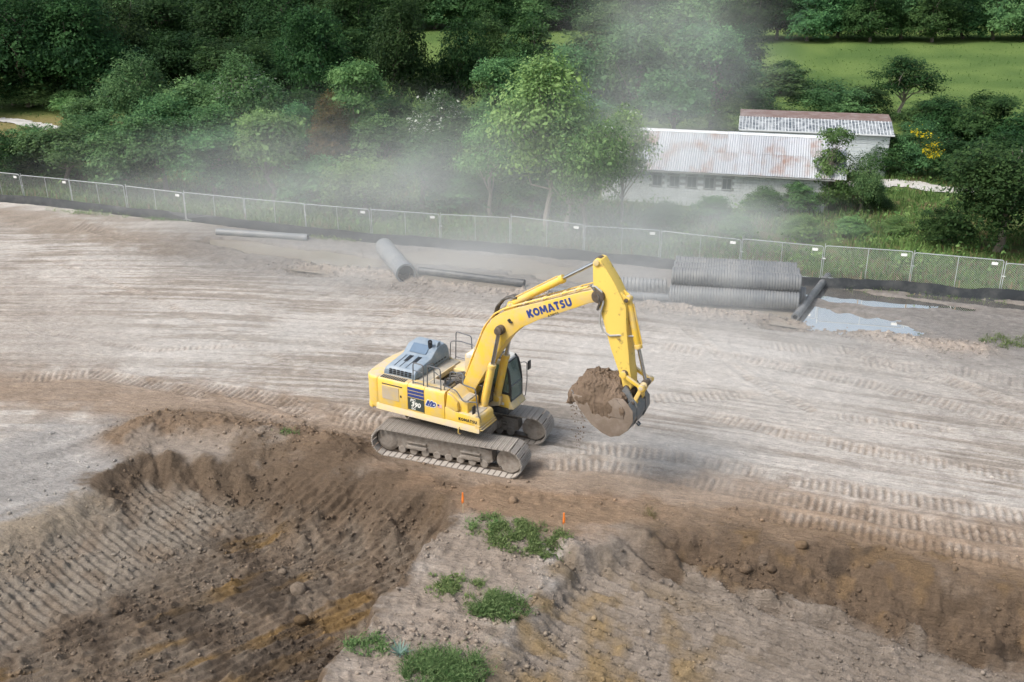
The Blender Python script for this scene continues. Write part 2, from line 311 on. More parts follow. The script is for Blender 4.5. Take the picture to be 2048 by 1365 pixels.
def soil_colour(X, Y, M):
    n1 = fbm(X * .22, Y * .22, 201, 4); n2 = fbm(X * 1.3, Y * 1.3, 205, 4); n3 = fbm(X * 5, Y * 5, 209, 3)
    def lerp(a, b, t): return a * (1 - t[..., None]) + b * t[..., None]
    pale, tan, grey = C3(.46, .422, .384), C3(.285, .245, .207), C3(.27, .25, .232)
    brown, dark, ochre = C3(.19, .135, .092), C3(.115, .085, .062), C3(.34, .205, .07)
    c = np.broadcast_to(pale, X.shape + (3,)).copy()
    c = lerp(c, tan, np.clip(np.clip(ss(.55, .38, M['streak']) * (.5 + 1.0 * ss(.35, .65, n1)), 0, 1) + ss(.5, .7, n1) * .25, 0, 1))
    # worked, browner strip along the pit edge and at the left
    q, s, sd_ = seg_dist(X, Y, GL([(-200, 770), (0, 775), (150, 780), (300, 810), (480, 820), (620, 850), (760, 885), (1000, 960), (1150, 975), (1400, 990), (1700, 1050), (2048, 1110), (2300, 1150)]))
    belt = ss(3.2, 0.6, q + (n2 - .5) * 2.2); c = lerp(c, C3(.27, .20, .145), belt * .9)
    c = lerp(c, C3(.47, .405, .345), M['print'] * ss(.35, .55, n2 * .5 + M['fine'] * .5) * (0.75 - .3 * belt))
    c = lerp(c, C3(.19, .145, .11), M['cleat'] * (.5 + .35 * belt))
    q, s, sd_ = seg_dist(X, Y, GL([(-100, 420), (60, 440), (220, 470), (420, 500), (560, 520)])); c = lerp(c, C3(.27, .215, .165), ss(2.6, .6, q + (n2 - .5) * 3) * .8)
    q, s, sd_ = seg_dist(X, Y, GL([(1900, 660), (2048, 720), (2200, 780)])); c = lerp(c, C3(.27, .25, .23), ss(5.0, 1.5, q + (n2 - .5) * 3) * .85)
    q, s, sd_ = seg_dist(X, Y, GL([(1780, 720), (2048, 830), (2300, 930)])); c = lerp(c, C3(.285, .255, .225), ss(6.5, 1.5, q + (n2 - .5) * 3.5) * (.35 + .5 * ss(.5, .35, M['streak'])))
    q, s, sd_ = seg_dist(X, Y, GL([(-200, 560), (0, 600), (120, 680)])); c = lerp(c, C3(.31, .265, .225), ss(6.0, 1.5, q + (n2 - .5) * 3.5) * .5)
    c = lerp(c, grey * .70, M['strip'] * (.55 + .4 * n2)); c = lerp(c, C3(.38, .315, .26), np.clip(M['berm'], 0, 1) * .75)
    c = lerp(c, C3(.16, .13, .10), M['wet'] * .7)
    # grey graded shoulder at the left
    q = np.hypot(X - G(90, 950)[0], (Y - G(90, 950)[1]) * 1.0); c = lerp(c, C3(.31, .29, .27) * (.7 + .6 * fbm(along(X, Y, R(35))[0] * .3, along(X, Y, R(35))[1] * 2.2, 251, 4))[..., None], ss(5.0, 3.2, q + (n2 - .5) * 2.0) * (1 - M['iL']))
    c = lerp(c, brown, np.clip(M['mound'] * 1.6, 0, 1)); q, s, sd_ = seg_dist(X, Y, GL([(300, 900), (400, 905), (520, 900)])); c = lerp(c, C3(.26, .215, .175), ss(1.3, .5, q + (n2 - .5)) * .85)
    q, s, sd_ = seg_dist(X, Y, GL([(1120, 1050), (1200, 1062), (1300, 1050)])); c = lerp(c, C3(.25, .19, .145), ss(1.5, .6, q + (n2 - .5)) * .85)

    # spur of old ground
    q, s, sd_ = seg_dist(X, Y, GL([(1000, 1040), (960, 1130), (880, 1230), (780, 1365), (700, 1500)])); c = lerp(c, C3(.255, .205, .162), ss(2.6, 1.2, q + (n2 - .5) * 1.2) * (1 - M['iL']) * (1 - M['iR']) * .85)
    q, s, sd_ = seg_dist(X, Y, GL([(800, 965), (950, 1000), (1100, 1010), (1300, 1030)])); c = lerp(c, C3(.25, .165, .105), ss(1.5, .5, q + (n2 - .5)) * .85)
    q, s, sd_ = seg_dist(X, Y, GL([(1010, 1000), (1150, 1035), (1400, 1028), (1700, 1082), (2048, 1150), (2300, 1200)])); c = lerp(c, C3(.235, .165, .11), ss(1.25, .45, q + (n2 - .5) * 1.4) * .9)
    # pits
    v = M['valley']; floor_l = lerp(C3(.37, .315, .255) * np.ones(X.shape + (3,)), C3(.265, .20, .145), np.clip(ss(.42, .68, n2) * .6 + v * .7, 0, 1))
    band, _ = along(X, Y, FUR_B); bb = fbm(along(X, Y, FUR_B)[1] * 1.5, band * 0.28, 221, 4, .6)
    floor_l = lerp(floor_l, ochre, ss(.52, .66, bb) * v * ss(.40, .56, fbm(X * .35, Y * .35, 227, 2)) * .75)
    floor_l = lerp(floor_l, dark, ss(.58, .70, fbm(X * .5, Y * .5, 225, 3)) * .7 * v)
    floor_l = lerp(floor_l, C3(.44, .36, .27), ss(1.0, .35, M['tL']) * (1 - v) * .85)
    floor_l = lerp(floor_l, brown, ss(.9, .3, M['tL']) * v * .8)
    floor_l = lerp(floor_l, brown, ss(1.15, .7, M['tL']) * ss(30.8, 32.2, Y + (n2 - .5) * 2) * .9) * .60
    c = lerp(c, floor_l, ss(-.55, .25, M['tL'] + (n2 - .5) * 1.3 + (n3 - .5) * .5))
    floor_r = lerp(C3(.38, .32, .265) * np.ones(X.shape + (3,)), C3(.30, .25, .205), ss(.42, .65, n2))
    floor_r = lerp(floor_r, C3(.36, .26, .14), ss(5.5, 1.5, np.hypot(X - 2.5, Y - 23.5)) * ss(.4, .6, n1 * .5 + n2 * .5))
    floor_r = lerp(floor_r, lerp(brown * np.ones(X.shape + (3,)), C3(.23, .155, .09), ss(.56, .72, n2)), ss(1.2, .85, M['tR'] + (n2 - .5) * .4) * ss(3.0, 5.5, X))
    floor_r = lerp(floor_r, dark * .8, ss(.62, .72, fbm(X * 1.1, Y * 1.1, 231, 3)) * ss(1.4, .8, M['tR']) * ss(6, 10, X) * .8)
    floor_r = floor_r * .64
    c = lerp(c, floor_r, ss(-.65, .25, M['tR'] + (n2 - .5) * 1.3 + (n3 - .5) * .5))
    c = c * (0.80 + 0.40 * n3)[..., None] * (0.88 + 0.24 * n2)[..., None]
    # beyond the fence
    gr = lerp(C3(.10, .145, .045) * np.ones(X.shape + (3,)), C3(.15, .125, .06), ss(.45, .65, n2 * .6 + n1 * .4))
    field = ss(88, 98, Y + (n1 - .5) * 10); fc = lerp(C3(.125, .185, .05) * np.ones(X.shape + (3,)), C3(.08, .135, .035), ss(.40, .62, fbm(X * .25, Y * .5, 241, 4)))
    gr = lerp(gr, fc, field); gr = lerp(gr, C3(.23, .19, .08), ss(14, 8, np.hypot((X + 42) * .7, Y - 92)) * .9)
    return lerp(gr, c, ss(.8, -.4, M['beyond'] + (n2 - .5) * 2.0))
def axis_lines(dense, lo, hi, grow=1.12, step0=None):
    a = list(np.arange(dense[0][0], dense[0][1], dense[0][2]))
    for p, q, st in dense[1:]: a += list(np.arange(p, q, st))
    st = dense[-1][2]; x = a[-1]
    while x < hi: st *= grow; x += st; a.append(x)
    st = dense[0][2]; x = a[0]; pre = []
    while x > lo: st *= grow; x -= st; pre.append(x)
    return np.array(pre[::-1] + a)
gx = axis_lines([(-27.5, 27.5, 0.062)], -600, 600, 1.13)
gy = axis_lines([(19.0, 41.0, 0.06), (41.0, 63.0, 0.10), (63.0, 100.0, 0.5)], -20, 1200, 1.12)
X, Y = np.meshgrid(gx, gy); Z, M = terrain(X, Y); CC = soil_colour(X, Y, M)
def soil_material():
    m, nt, b = new_mat('soil_and_turf'); L = nt.links; b.inputs['Roughness'].default_value = 0.95; b.inputs['Specular IOR Level'].default_value = 0.15
    at = nt.nodes.new('ShaderNodeVertexColor'); at.layer_name = 'col'; geo = nt.nodes.new('ShaderNodeNewGeometry')
    n1 = nt.nodes.new('ShaderNodeTexNoise'); n1.inputs['Scale'].default_value = 9; n1.inputs['Detail'].default_value = 8; n1.inputs['Roughness'].default_value = .7
    n2 = nt.nodes.new('ShaderNodeTexNoise'); n2.inputs['Scale'].default_value = 28; n2.inputs['Detail'].default_value = 4
    mp = nt.nodes.new('ShaderNodeMapping'); mp.vector_type = 'TEXTURE'; mp.inputs['Rotation'].default_value = (0, 0, R(-18)); mp.inputs['Scale'].default_value = (3.0, .9, 1); L.new(geo.outputs['Position'], mp.inputs[0])
    L.new(mp.outputs[0], n1.inputs['Vector']); L.new(geo.outputs['Position'], n2.inputs['Vector'])
    mr = nt.nodes.new('ShaderNodeMapRange'); mr.inputs[1].default_value = .3; mr.inputs[2].default_value = .7; mr.inputs[3].default_value = .78; mr.inputs[4].default_value = 1.2
    L.new(n1.outputs['Fac'], mr.inputs[0])
    mx = nt.nodes.new('ShaderNodeMix'); mx.data_type = 'RGBA'; mx.blend_type = 'MULTIPLY'; mx.inputs[0].default_value = 1
    L.new(at.outputs['Color'], mx.inputs[6]); L.new(mr.outputs[0], mx.inputs[7]); L.new(mx.outputs[2], b.inputs['Base Color'])
    vo = nt.nodes.new('ShaderNodeTexNoise'); vo.inputs['Scale'].default_value = 17; vo.inputs['Detail'].default_value = 3; vo.inputs['Roughness'].default_value = .8; L.new(geo.outputs['Position'], vo.inputs['Vector'])
    vr = nt.nodes.new('ShaderNodeMapRange'); vr.inputs[1].default_value = .34; vr.inputs[2].default_value = .66; vr.inputs[3].default_value = .84; vr.inputs[4].default_value = 1.14; L.new(vo.outputs['Fac'], vr.inputs[0])
    my = nt.nodes.new('ShaderNodeMix'); my.data_type = 'RGBA'; my.blend_type = 'MULTIPLY'; my.inputs[0].default_value = 1; L.new(mx.outputs[2], my.inputs[6]); L.new(vr.outputs[0], my.inputs[7]); L.new(my.outputs[2], b.inputs['Base Color'])
    ad = nt.nodes.new('ShaderNodeMath'); ad.operation = 'ADD'; L.new(n1.outputs['Fac'], ad.inputs[0])
    mu = nt.nodes.new('ShaderNodeMath'); mu.operation = 'MULTIPLY'; mu.inputs[1].default_value = .35; L.new(n2.outputs['Fac'], mu.inputs[0]); L.new(mu.outputs[0], ad.inputs[1])
    bp = nt.nodes.new('ShaderNodeBump'); bp.inputs['Distance'].default_value = 0.10; bp.inputs['Strength'].default_value = 1.0
    L.new(ad.outputs[0], bp.inputs['Height']); L.new(bp.outputs[0], b.inputs['Normal']); return m
SOIL = soil_material()
ny, nx = X.shape; idx = np.arange(ny * nx).reshape(ny, nx)
F = np.stack([idx[:-1, :-1], idx[:-1, 1:], idx[1:, 1:], idx[1:, :-1]], -1).reshape(-1, 4)
ground = obj('ground', np_mesh('ground', np.stack([X, Y, Z], -1).reshape(-1, 3), F, SOIL, CC.reshape(-1, 3), True)); kind(ground, 'structure', 'graded pale soil with two excavated pits, crawler prints and green land beyond')
def zat(x, y):
    z, _ = terrain(np.atleast_1d(np.array(x, float)), np.atleast_1d(np.array(y, float))); return z
def z1(x, y): return float(zat(x, y)[0])
# muddy water standing in the hollows
m, nt, b = new_mat('muddy_water'); b.inputs['Roughness'].default_value = 0.04; b.inputs['IOR'].default_value = 1.45
wnz = nt.nodes.new('ShaderNodeTexNoise'); wnz.inputs['Scale'].default_value = .6; wcr = nt.nodes.new('ShaderNodeValToRGB')
wcr.color_ramp.elements[0].color = (.20, .17, .135, 1); wcr.color_ramp.elements[1].color = (.29, .25, .20, 1)
wg = nt.nodes.new('ShaderNodeNewGeometry'); nt.links.new(wg.outputs['Position'], wnz.inputs['Vector']); nt.links.new(wnz.outputs['Fac'], wcr.inputs['Fac']); nt.links.new(wcr.outputs['Color'], b.inputs['Base Color'])
WATER = m
CLEAR = m.copy(); CLEAR.name = 'clear_puddle_water'; CLEAR.node_tree.nodes['Principled BSDF'].inputs['IOR'].default_value = 20.0; CLEAR.node_tree.nodes['Principled BSDF'].inputs['Roughness'].default_value = .01
def water(far, near, m, lab):
    wp = [(p[0], p[1], -0.075) for p in list(GL(far)) + list(GL(near))]
    kind(obj('puddle_water', mesh_of('puddle_water', wp, [tuple(range(len(wp)))], m)), 'structure', lab)
water([(420, 470), (900, 482), (1340, 528), (1600, 560)], [(1600, 655), (1300, 612), (900, 575), (420, 520)], WATER, 'muddy standing water in the ditch along the fence')
water([(1603, 560), (2060, 594)], [(2080, 720), (1850, 700), (1603, 655)], CLEAR, 'bright puddles mirroring the sky right of the pipes')
# ------------------------------------------------------------------ excavator
YEL = mat('yellow_paint', (.80, .53, .07), .5, dirt=(.52, .44, .34), amt=.7, scale=2.3, spec=.35, detail=9, sharp=(.40, .75), top=(.50, .43, .34))
YDUST = mat('dusty_yellow_paint', (.70, .53, .20), .7, dirt=(.52, .45, .37), amt=.9, scale=2.2, sharp=(.3, .62))
YGREASE = mat('greasy_yellow_paint', (.78, .55, .12), .5, dirt=(.12, .09, .06), amt=.85, scale=2.6, detail=9, sharp=(.58, .70))
HOODM = mat('blue_grey_hood_paint', (.16, .215, .275), .5, dirt=(.42, .43, .43), amt=.7, scale=2.0, top=(.27, .32, .37))
DARK = mat('dark_grey_steel', (.035, .038, .042), .5, dirt=(.12, .11, .10), amt=.5)
RAIL = mat('handrail_grey', (.10, .11, .125), .5, dirt=(.25, .23, .2), amt=.4)
BLACK = mat('black_trim', (.02, .022, .025), .5, dirt=(.09, .085, .08), amt=.4)
MUD = mat('dry_mud_on_steel', (.30, .27, .24), .95, dirt=(.19, .155, .125), amt=.9, scale=5, bump=.03, bscale=14, spec=.1, sharp=(.35, .7))
SHOE = mat('worn_track_steel', (.40, .365, .33), .7, dirt=(.25, .22, .19), amt=.9, scale=7, top=(.47, .42, .37), bump=.006, bscale=40, spec=.3, sharp=(.35, .65))
CHROME = mat('chrome_rod', (.55, .57, .6), .22, 1.0, dirt=(.4, .38, .36), amt=.4)
STEEL = mat('scraped_bucket_steel', (.16, .18, .20), .5, .4, dirt=(.30, .255, .21), amt=.85, scale=3, bump=.008, bscale=20)
BKT = mat('earth_coated_bucket_steel', (.215, .17, .135), .9, dirt=(.30, .25, .21), amt=.8, scale=2.4, bump=.012, bscale=18, spec=.15)
PINM = mat('greased_pin_steel', (.085, .065, .05), .6, dirt=(.2, .16, .12), amt=.5, scale=8)
DECK = mat('dusty_walkway_plate', (.34, .31, .26), .85, dirt=(.52, .45, .34), amt=.8, scale=2.5, bump=.004, bscale=60)
HOSE = mat('hydraulic_hose', (.06, .055, .05), .55, dirt=(.26, .23, .2), amt=.6, scale=6)
BLUE = mat('blue_marking', (.028, .055, .23), .5, dirt=(.1, .13, .26), amt=.3)
PLATE = mat('dark_green_marking', (.045, .06, .055), .5, dirt=(.1, .11, .1), amt=.3)
WHITE = mat('white_marking', (.80, .79, .74), .5, dirt=(.6, .57, .5), amt=.4)
RED = mat('red_marking', (.55, .12, .10), .5)
m, nt, b = new_mat('tinted_cab_glass'); out_ = nt.nodes['Material Output']
tr_ = nt.nodes.new('ShaderNodeBsdfTransparent'); tr_.inputs[0].default_value = (.62, .76, .71, 1); gl_ = nt.nodes.new('ShaderNodeBsdfGlossy'); gl_.inputs['Roughness'].default_value = .08; gl_.inputs[0].default_value = (.75, .85, .84, 1)
fr_ = nt.nodes.new('ShaderNodeFresnel'); fr_.inputs[0].default_value = 1.6; mxs = nt.nodes.new('ShaderNodeMixShader')
nt.links.new(fr_.outputs[0], mxs.inputs[0]); nt.links.new(tr_.outputs[0], mxs.inputs[1]); nt.links.new(gl_.outputs[0], mxs.inputs[2])
df_ = nt.nodes.new('ShaderNodeBsdfDiffuse'); df_.inputs[0].default_value = (.38, .47, .44, 1); mx2 = nt.nodes.new('ShaderNodeMixShader'); mx2.inputs[0].default_value = .26
nt.links.new(mxs.outputs[0], mx2.inputs[1]); nt.links.new(df_.outputs[0], mx2.inputs[2]); nt.links.new(mx2.outputs[0], out_.inputs['Surface']); nt.nodes.remove(b); GLASS = m

exc = empty('excavator', (EXC[0], EXC[1], 0), EXC[2]); tag(exc, 'large yellow crawler excavator lifting a full bucket at the pit edge', 'excavator')
UP = Matrix.Rotation(-0.495 - EXC[2], 4, 'Z')             # the house is slewed against the crawlers
def U(mb, name, m, parent=exc, bevel=.02, smooth=True, seg=2): return mb.build(name, m, parent, bevel, seg, smooth, UP)

# --- undercarriage
TX0, TX1, TZ, TR = -2.12, 2.60, .545, .525
def track_point(s):
    L = TX1 - TX0; C = math.pi * TR; T = 2 * L + 2 * C; s %= T
    if s < L: return (TX1 - s, TZ - TR, math.pi)                        # bottom run, towards the rear
    s -= L
    if s < C: a = -math.pi / 2 - s / TR; return (TX0 + TR * math.cos(a), TZ + TR * math.sin(a), math.pi + s / TR)
    s -= C
    if s < L: x = TX0 + s; sag = .03 * math.sin(math.pi * s / L) ** 2; return (x, TZ + TR - sag, 0.0)
    s -= L; a = math.pi / 2 - s / TR; return (TX1 + TR * math.cos(a), TZ + TR * math.sin(a), s / TR)
TL = 2 * (TX1 - TX0) + 2 * math.pi * TR; NS = 56
sm = MB(); sm.b2(-.100, .092, -.50, .50, -.012, .016)
for gx_ in (-.085, -.008, .070): sm.b2(gx_ - .012, gx_ + .012, -.495, .495, .016, .046)
for by in (-.14, .14):
    for bx in (-.045, .035): sm.b2(bx - .013, bx + .013, by - .013, by + .013, .016, .03)
shoe_me = mesh_of('track_shoe', sm.v, sm.f, SHOE)
for side, yc in ((-1, -1.33), (1, 1.33)):
    ch = MB(); n = 72
    pts = [track_point(TL * i / n) for i in range(n)]
    ring = lambda y, off: [(p[0] - math.sin(p[2]) * -0 + (p[0] - (TX0 if p[0] < TX0 else TX1 if p[0] > TX1 else p[0])) * -off, y, p[1] - (p[1] - TZ) * off) for p in pts]
    vs = ring(yc - .14, .03) + ring(yc + .14, .03) + ring(yc + .14, .22) + ring(yc - .14, .22)
    fs = [(k * n + i, k * n + (i + 1) % n, ((k + 1) % 4) * n + (i + 1) % n, ((k + 1) % 4) * n + i) for k in range(4) for i in range(n)]
    ch.add(vs, fs); chain = ch.build('crawler_track', PINM, exc, smooth=False); chain['label'] = 'mud-caked crawler track nearer the pit' if side < 0 else 'mud-caked crawler track under the cab'
    for i in range(NS):
        x, z, a = track_point(TL * i / NS + .05 * side); o = bpy.data.objects.new('track_shoe', shoe_me); COL.objects.link(o); o.parent = chain
        o.location = (x, yc, z); o.rotation_euler = (random.uniform(-.006, .006), a, 0)
    fm = MB(); prof = [(TX0 + .1, .32), (TX0 - .12, .44), (TX0 - .1, .72), (TX0 + .35, .88), (-.6, .94), (.3, .92), (1.2, .88), (1.95, .82), (2.0, .38), (1.7, .27)]
    fm.prism(prof, yc - .24, yc + .24); fr = fm.build('track_frame', MUD, exc, .04, 2, True)
    for x in (-.95, 1.15):                                               # step brackets and guards caked with soil
        g = MB(); g.b2(x - .38, x + .38, yc - .34, yc + .34, .60, .66); g.b2(x - .40, x + .40, yc - .33, yc + .33, .36, .50); g.build('track_guard', MUD, fr, .03, 2, True)
    for k in range(8):
        rm = MB(); x = -1.55 + k * .46; rm.tube([(x, yc - .27, .26), (x, yc + .27, .26)], .15, 14); rm.build('roller', MUD, fr, .02, 1, True)
    im = MB(); im.tube([(TX1, yc - .20, TZ), (TX1, yc - .25, TZ), (TX1, yc + .25, TZ), (TX1, yc + .20, TZ)], [.38, .46, .46, .38], 28); im.build('idler', MUD, exc, .02, 1, True)
    sp = MB(); sp.tube([(TX0, yc - .30, TZ), (TX0, yc - .22, TZ), (TX0, yc + .22, TZ), (TX0, yc + .30, TZ)], [.28, .44, .44, .28], 24); sp.build('sprocket', MUD, exc, .02, 1, True)
cb = MB(); cb.prism([(-1.0, -1.1), (.9, -1.1), (1.35, -.5), (1.35, .5), (.9, 1.1), (-1.0, 1.1), (-1.3, .5), (-1.3, -.5)], .62, .98, 'z')
for sx in (-1, 1):
    for sy in (-1, 1): cb.prism([(sx * .55, .55 if sx < 0 else .55), (sx * 1.25 + .1, .5), (sx * 1.25 + .1, .80), (sx * .5, .95)], sy * .7, sy * 1.15)
cb.build('car_body', MUD, exc, .04, 2, True)
sw = MB(); sw.tube([(0, 0, .95), (0, 0, 1.33)], .82, 36); sw.build('swing_ring', DARK, exc, .015, 1, True)

# --- house
fr = MB(); fr.prism([(-2.5, -1.05), (1.62, -1.05), (1.62, -.52), (1.15, -.45), (1.15, .52), (1.8, .55), (1.8, 1.45), (-2.5, 1.45)], 1.36, 1.60, 'z'); U(fr, 'revolving_frame', DARK)
sk = MB(); sk.prism([(-1.53, 1.52), (-1.47, 1.74), (-1.30, 1.78), (-1.30, 1.56)], -2.58, 1.78, 'x'); U(sk, 'deck_skirt', YDUST, bevel=.012)
st = MB()
for k in range(3): st.b2(1.60 + .05 * k, 1.80 + .045 * k, -1.5 + .02 * k, -.42, 1.77 - .075 * k, 1.80 - .075 * k)
st.b2(1.60, 1.78, -1.49, -.44, 1.55, 1.77); U(st, 'front_step', YEL, bevel=.01)
tow = MB(); tow.tube([(.98, -1.50, 1.60), (.98, -1.58, 1.58), (.98, -1.60, 1.40), (.98, -1.56, 1.36), (1.04, -1.56, 1.36)], .018, 8); U(tow, 'tie_hook', YEL, bevel=0)
cwp = [(-2.5, -1.46), (-2.78, -1.45), (-2.98, -1.36), (-3.12, -1.15), (-3.2, -.7), (-3.24, 0), (-3.2, .7), (-3.12, 1.15), (-2.98, 1.36), (-2.78, 1.45), (-2.5, 1.46)]
cw = MB(); cw.prism(cwp, 1.50, 2.76, 'z'); cwo = U(cw, 'counterweight', YEL, bevel=.10, seg=3)
cl = MB(); cl.prism([(p[0] * 1.004, p[1] * 1.004) for p in cwp[1:-1]], 1.46, 1.62, 'z'); U(cl, 'counterweight_base', YEL, parent=cwo, bevel=.03)
def side_door(name, x0, x1, m=YEL, z0=1.74, z1_=2.78, lab=None):
    q = MB(); q.prism([(-1.475, z0), (-1.475, z1_ - .14), (-1.44, z1_ - .05), (-1.36, z1_), (-1.0, z1_ + .005), (-1.0, z0)], x0 + .007, x1 - .007, 'x')
    o = U(q, name, m, bevel=.012)
    if lab: o['label'] = lab
    return o
d1 = side_door('side_door', -2.5, -1.20, lab='rear side door with louvred grille')
lv = MB()
for k in range(15): lv.b2(-2.30, -1.58, -1.492, -1.472, 1.99 + k * .036, 2.012 + k * .036)
U(lv, 'louvre_grille', YDUST, parent=d1, bevel=0)
sl = MB(); sl.b2(-2.30, -1.42, -1.487, -1.473, 2.565, 2.60); U(sl, 'air_slot', DARK, parent=d1, bevel=0)
lk = MB(); lk.b2(-1.52, -1.46, -1.487, -1.473, 2.17, 2.25); U(lk, 'door_lock', DARK, parent=d1, bevel=0)
d2 = side_door('side_door', -1.20, -.49, lab='side door with blue stripes and dark plate')
for k in range(3):
    q = MB(); q.b2(-1.185, -.50, -1.486, -1.473, 2.30 + k * .135, 2.30 + k * .135 + .105); U(q, 'blue_stripe', BLUE, parent=d2, bevel=0)
q = MB(); q.b2(-1.185, -.50, -1.486, -1.473, 1.80, 2.27); pl = U(q, 'marking_plate', PLATE, parent=d2, bevel=0)
def letters(name, body, size, m, x, y, z, parent, bold=.012, shear=0.0, roll=0.0, sx=1.0, space=1.0):
    me = text_mesh(name, body, size, m, bold, .004, shear, space)
    mtx = UP @ Matrix.Translation((x, y, z)) @ Matrix.Rotation(-roll, 4, 'Y') @ Matrix.Rotation(math.pi / 2, 4, 'X') @ Matrix.Diagonal((sx, 1, 1, 1))
    me.transform(mtx); o = obj(name, me, parent); return o
def heavy_word(parent, x, y, z, width, hgt, roll, m):
    """heavy sans capitals K O M A T S U as flat strokes"""
    def strip(path, w):
        P = [Vector(p) for p in path]; L_, R_ = [], []
        for i, p in enumerate(P):
            d0 = (P[i] - P[i - 1]).normalized() if i else (P[1] - P[0]).normalized(); d1 = (P[i + 1] - P[i]).normalized() if i < len(P) - 1 else d0
            t = (d0 + d1).normalized(); nn = Vector((-t.y, t.x)); k = min(1 / max(nn.dot(Vector((-d0.y, d0.x))), .4), 1.6); L_.append(p + nn * w / 2 * k); R_.append(p - nn * w / 2 * k)
        return L_, R_
    arc_ = lambda cx, cy, rx, ry, a0, a1, n: [(cx + rx * math.cos(R(a0 + (a1 - a0) * i / n)), cy + ry * math.sin(R(a0 + (a1 - a0) * i / n))) for i in range(n + 1)]
    G_ = {'K': (.82, [([(.13, 0), (.13, 1)], .27), ([(.26, .46), (.74, 1.0)], .27), ([(.30, .58), (.76, 0)], .29)]), 'O': (.98, [(arc_(.49, .5, .36, .375, 0, 360, 22), .25)]), 'M': (1.10, [([(.12, 0), (.16, 1)], .24), ([(.98, 0), (.94, 1)], .24), ([(.20, 1.0), (.55, .22)], .22), ([(.90, 1.0), (.55, .22)], .22)]),
          'A': (.98, [([(.12, 0), (.47, 1)], .25), ([(.86, 0), (.51, 1)], .25), ([(.28, .26), (.70, .26)], .17)]), 'T': (.72, [([(.36, 0), (.36, 1.05)], .26), ([(.0, .88), (.72, .88)], .24)]), 'S': (.76, [([(.66, .80), (.54, .88), (.38, .89), (.22, .84), (.17, .72), (.24, .60), (.40, .52), (.55, .43), (.60, .29), (.53, .15), (.38, .11), (.22, .12), (.08, .20)], .23)]), 'U': (.88, [([(.13, 1), (.13, .42), (.17, .24), (.28, .14), (.44, .11), (.60, .14), (.71, .24), (.75, .42), (.75, 1)], .25)])}
    tot = sum(G_[ch][0] for ch in 'KOMATSU') + .10 * 6; cx = 0
    mtx = UP @ Matrix.Translation((x, y, z)) @ Matrix.Rotation(-roll, 4, 'Y'); sx = width / tot
    for ch in 'KOMATSU':
        q = MB(); kk = 0
        for path, w in G_[ch][1]:
            a_, b_ = strip(path, w * 1.16); n = len(a_); kk += 1
            q.add([((cx + p.x - tot / 2) * sx, -.0012 * kk, (p.y - .5) * hgt) for p in a_ + b_], [(i, n + i, n + i + 1, i + 1) for i in range(n - 1)])
        q.build('lettering', m, parent, 0, 1, False, mtx, False); cx += G_[ch][0] + .10
letters('lettering', 'PC', .155, WHITE, -.97, -1.490, 2.175, d2, .005, .15, 0, 1.15)
letters('lettering', '390', .24, WHITE, -.845, -1.490, 2.02, d2, .008, .15, 0, 1.1)
letters('lettering', 'LC', .125, WHITE, -.95, -1.490, 1.865, d2, .005, .15, 0, 1.15)
d3 = side_door('side_door', -.49, .36, lab='side door with blue logo and small flag sticker')
lg = MB()                                                                # blue angular logo with a white rim
def flat(mb, poly, y): mb.prism(poly, y, y - .004)
lo = [(-.44, 2.11), (-.34, 2.33), (-.26, 2.33), (-.27, 2.24), (-.20, 2.33), (-.13, 2.34), (-.135, 2.30), (-.02, 2.30), (.01, 2.24), (-.01, 2.16), (-.08, 2.11), (-.24, 2.10), (-.25, 2.13), (-.30, 2.10)]
cxm, czm = -.21, 2.22
flat(lg, [(cxm + (x - cxm) * 1.13, czm + (z - czm) * 1.22) for x, z in lo], -1.476); U(lg, 'logo_rim', WHITE, parent=d3, bevel=0)
lg = MB(); flat(lg, lo, -1.481); U(lg, 'logo', BLUE, parent=d3, bevel=0)
lg = MB(); flat(lg, [(-.115, 2.17), (-.055, 2.25), (-.04, 2.17)], -1.486); U(lg, 'logo_triangle', WHITE, parent=d3, bevel=0)
lg = MB(); flat(lg, [(-.335, 2.12), (-.275, 2.22), (-.265, 2.22), (-.315, 2.12)], -1.486); flat(lg, [(-.235, 2.14), (-.185, 2.25), (-.175, 2.25), (-.215, 2.14)], -1.486); U(lg, 'logo_gap', WHITE, parent=d3, bevel=0)
q = MB(); q.b2(.07, .25, -1.480, -1.473, 2.13, 2.27); U(q, 'flag_sticker', WHITE, parent=d3, bevel=0)
q = MB()
for k in range(4): q.b2(.07, .25, -1.483, -1.4795, 2.137 + k * .036, 2.153 + k * .036)
U(q, 'flag_stripes', RED, parent=d3, bevel=0)
q = MB(); q.b2(.07, .145, -1.486, -1.4795, 2.20, 2.27); U(q, 'flag_canton', BLUE, parent=d3, bevel=0)
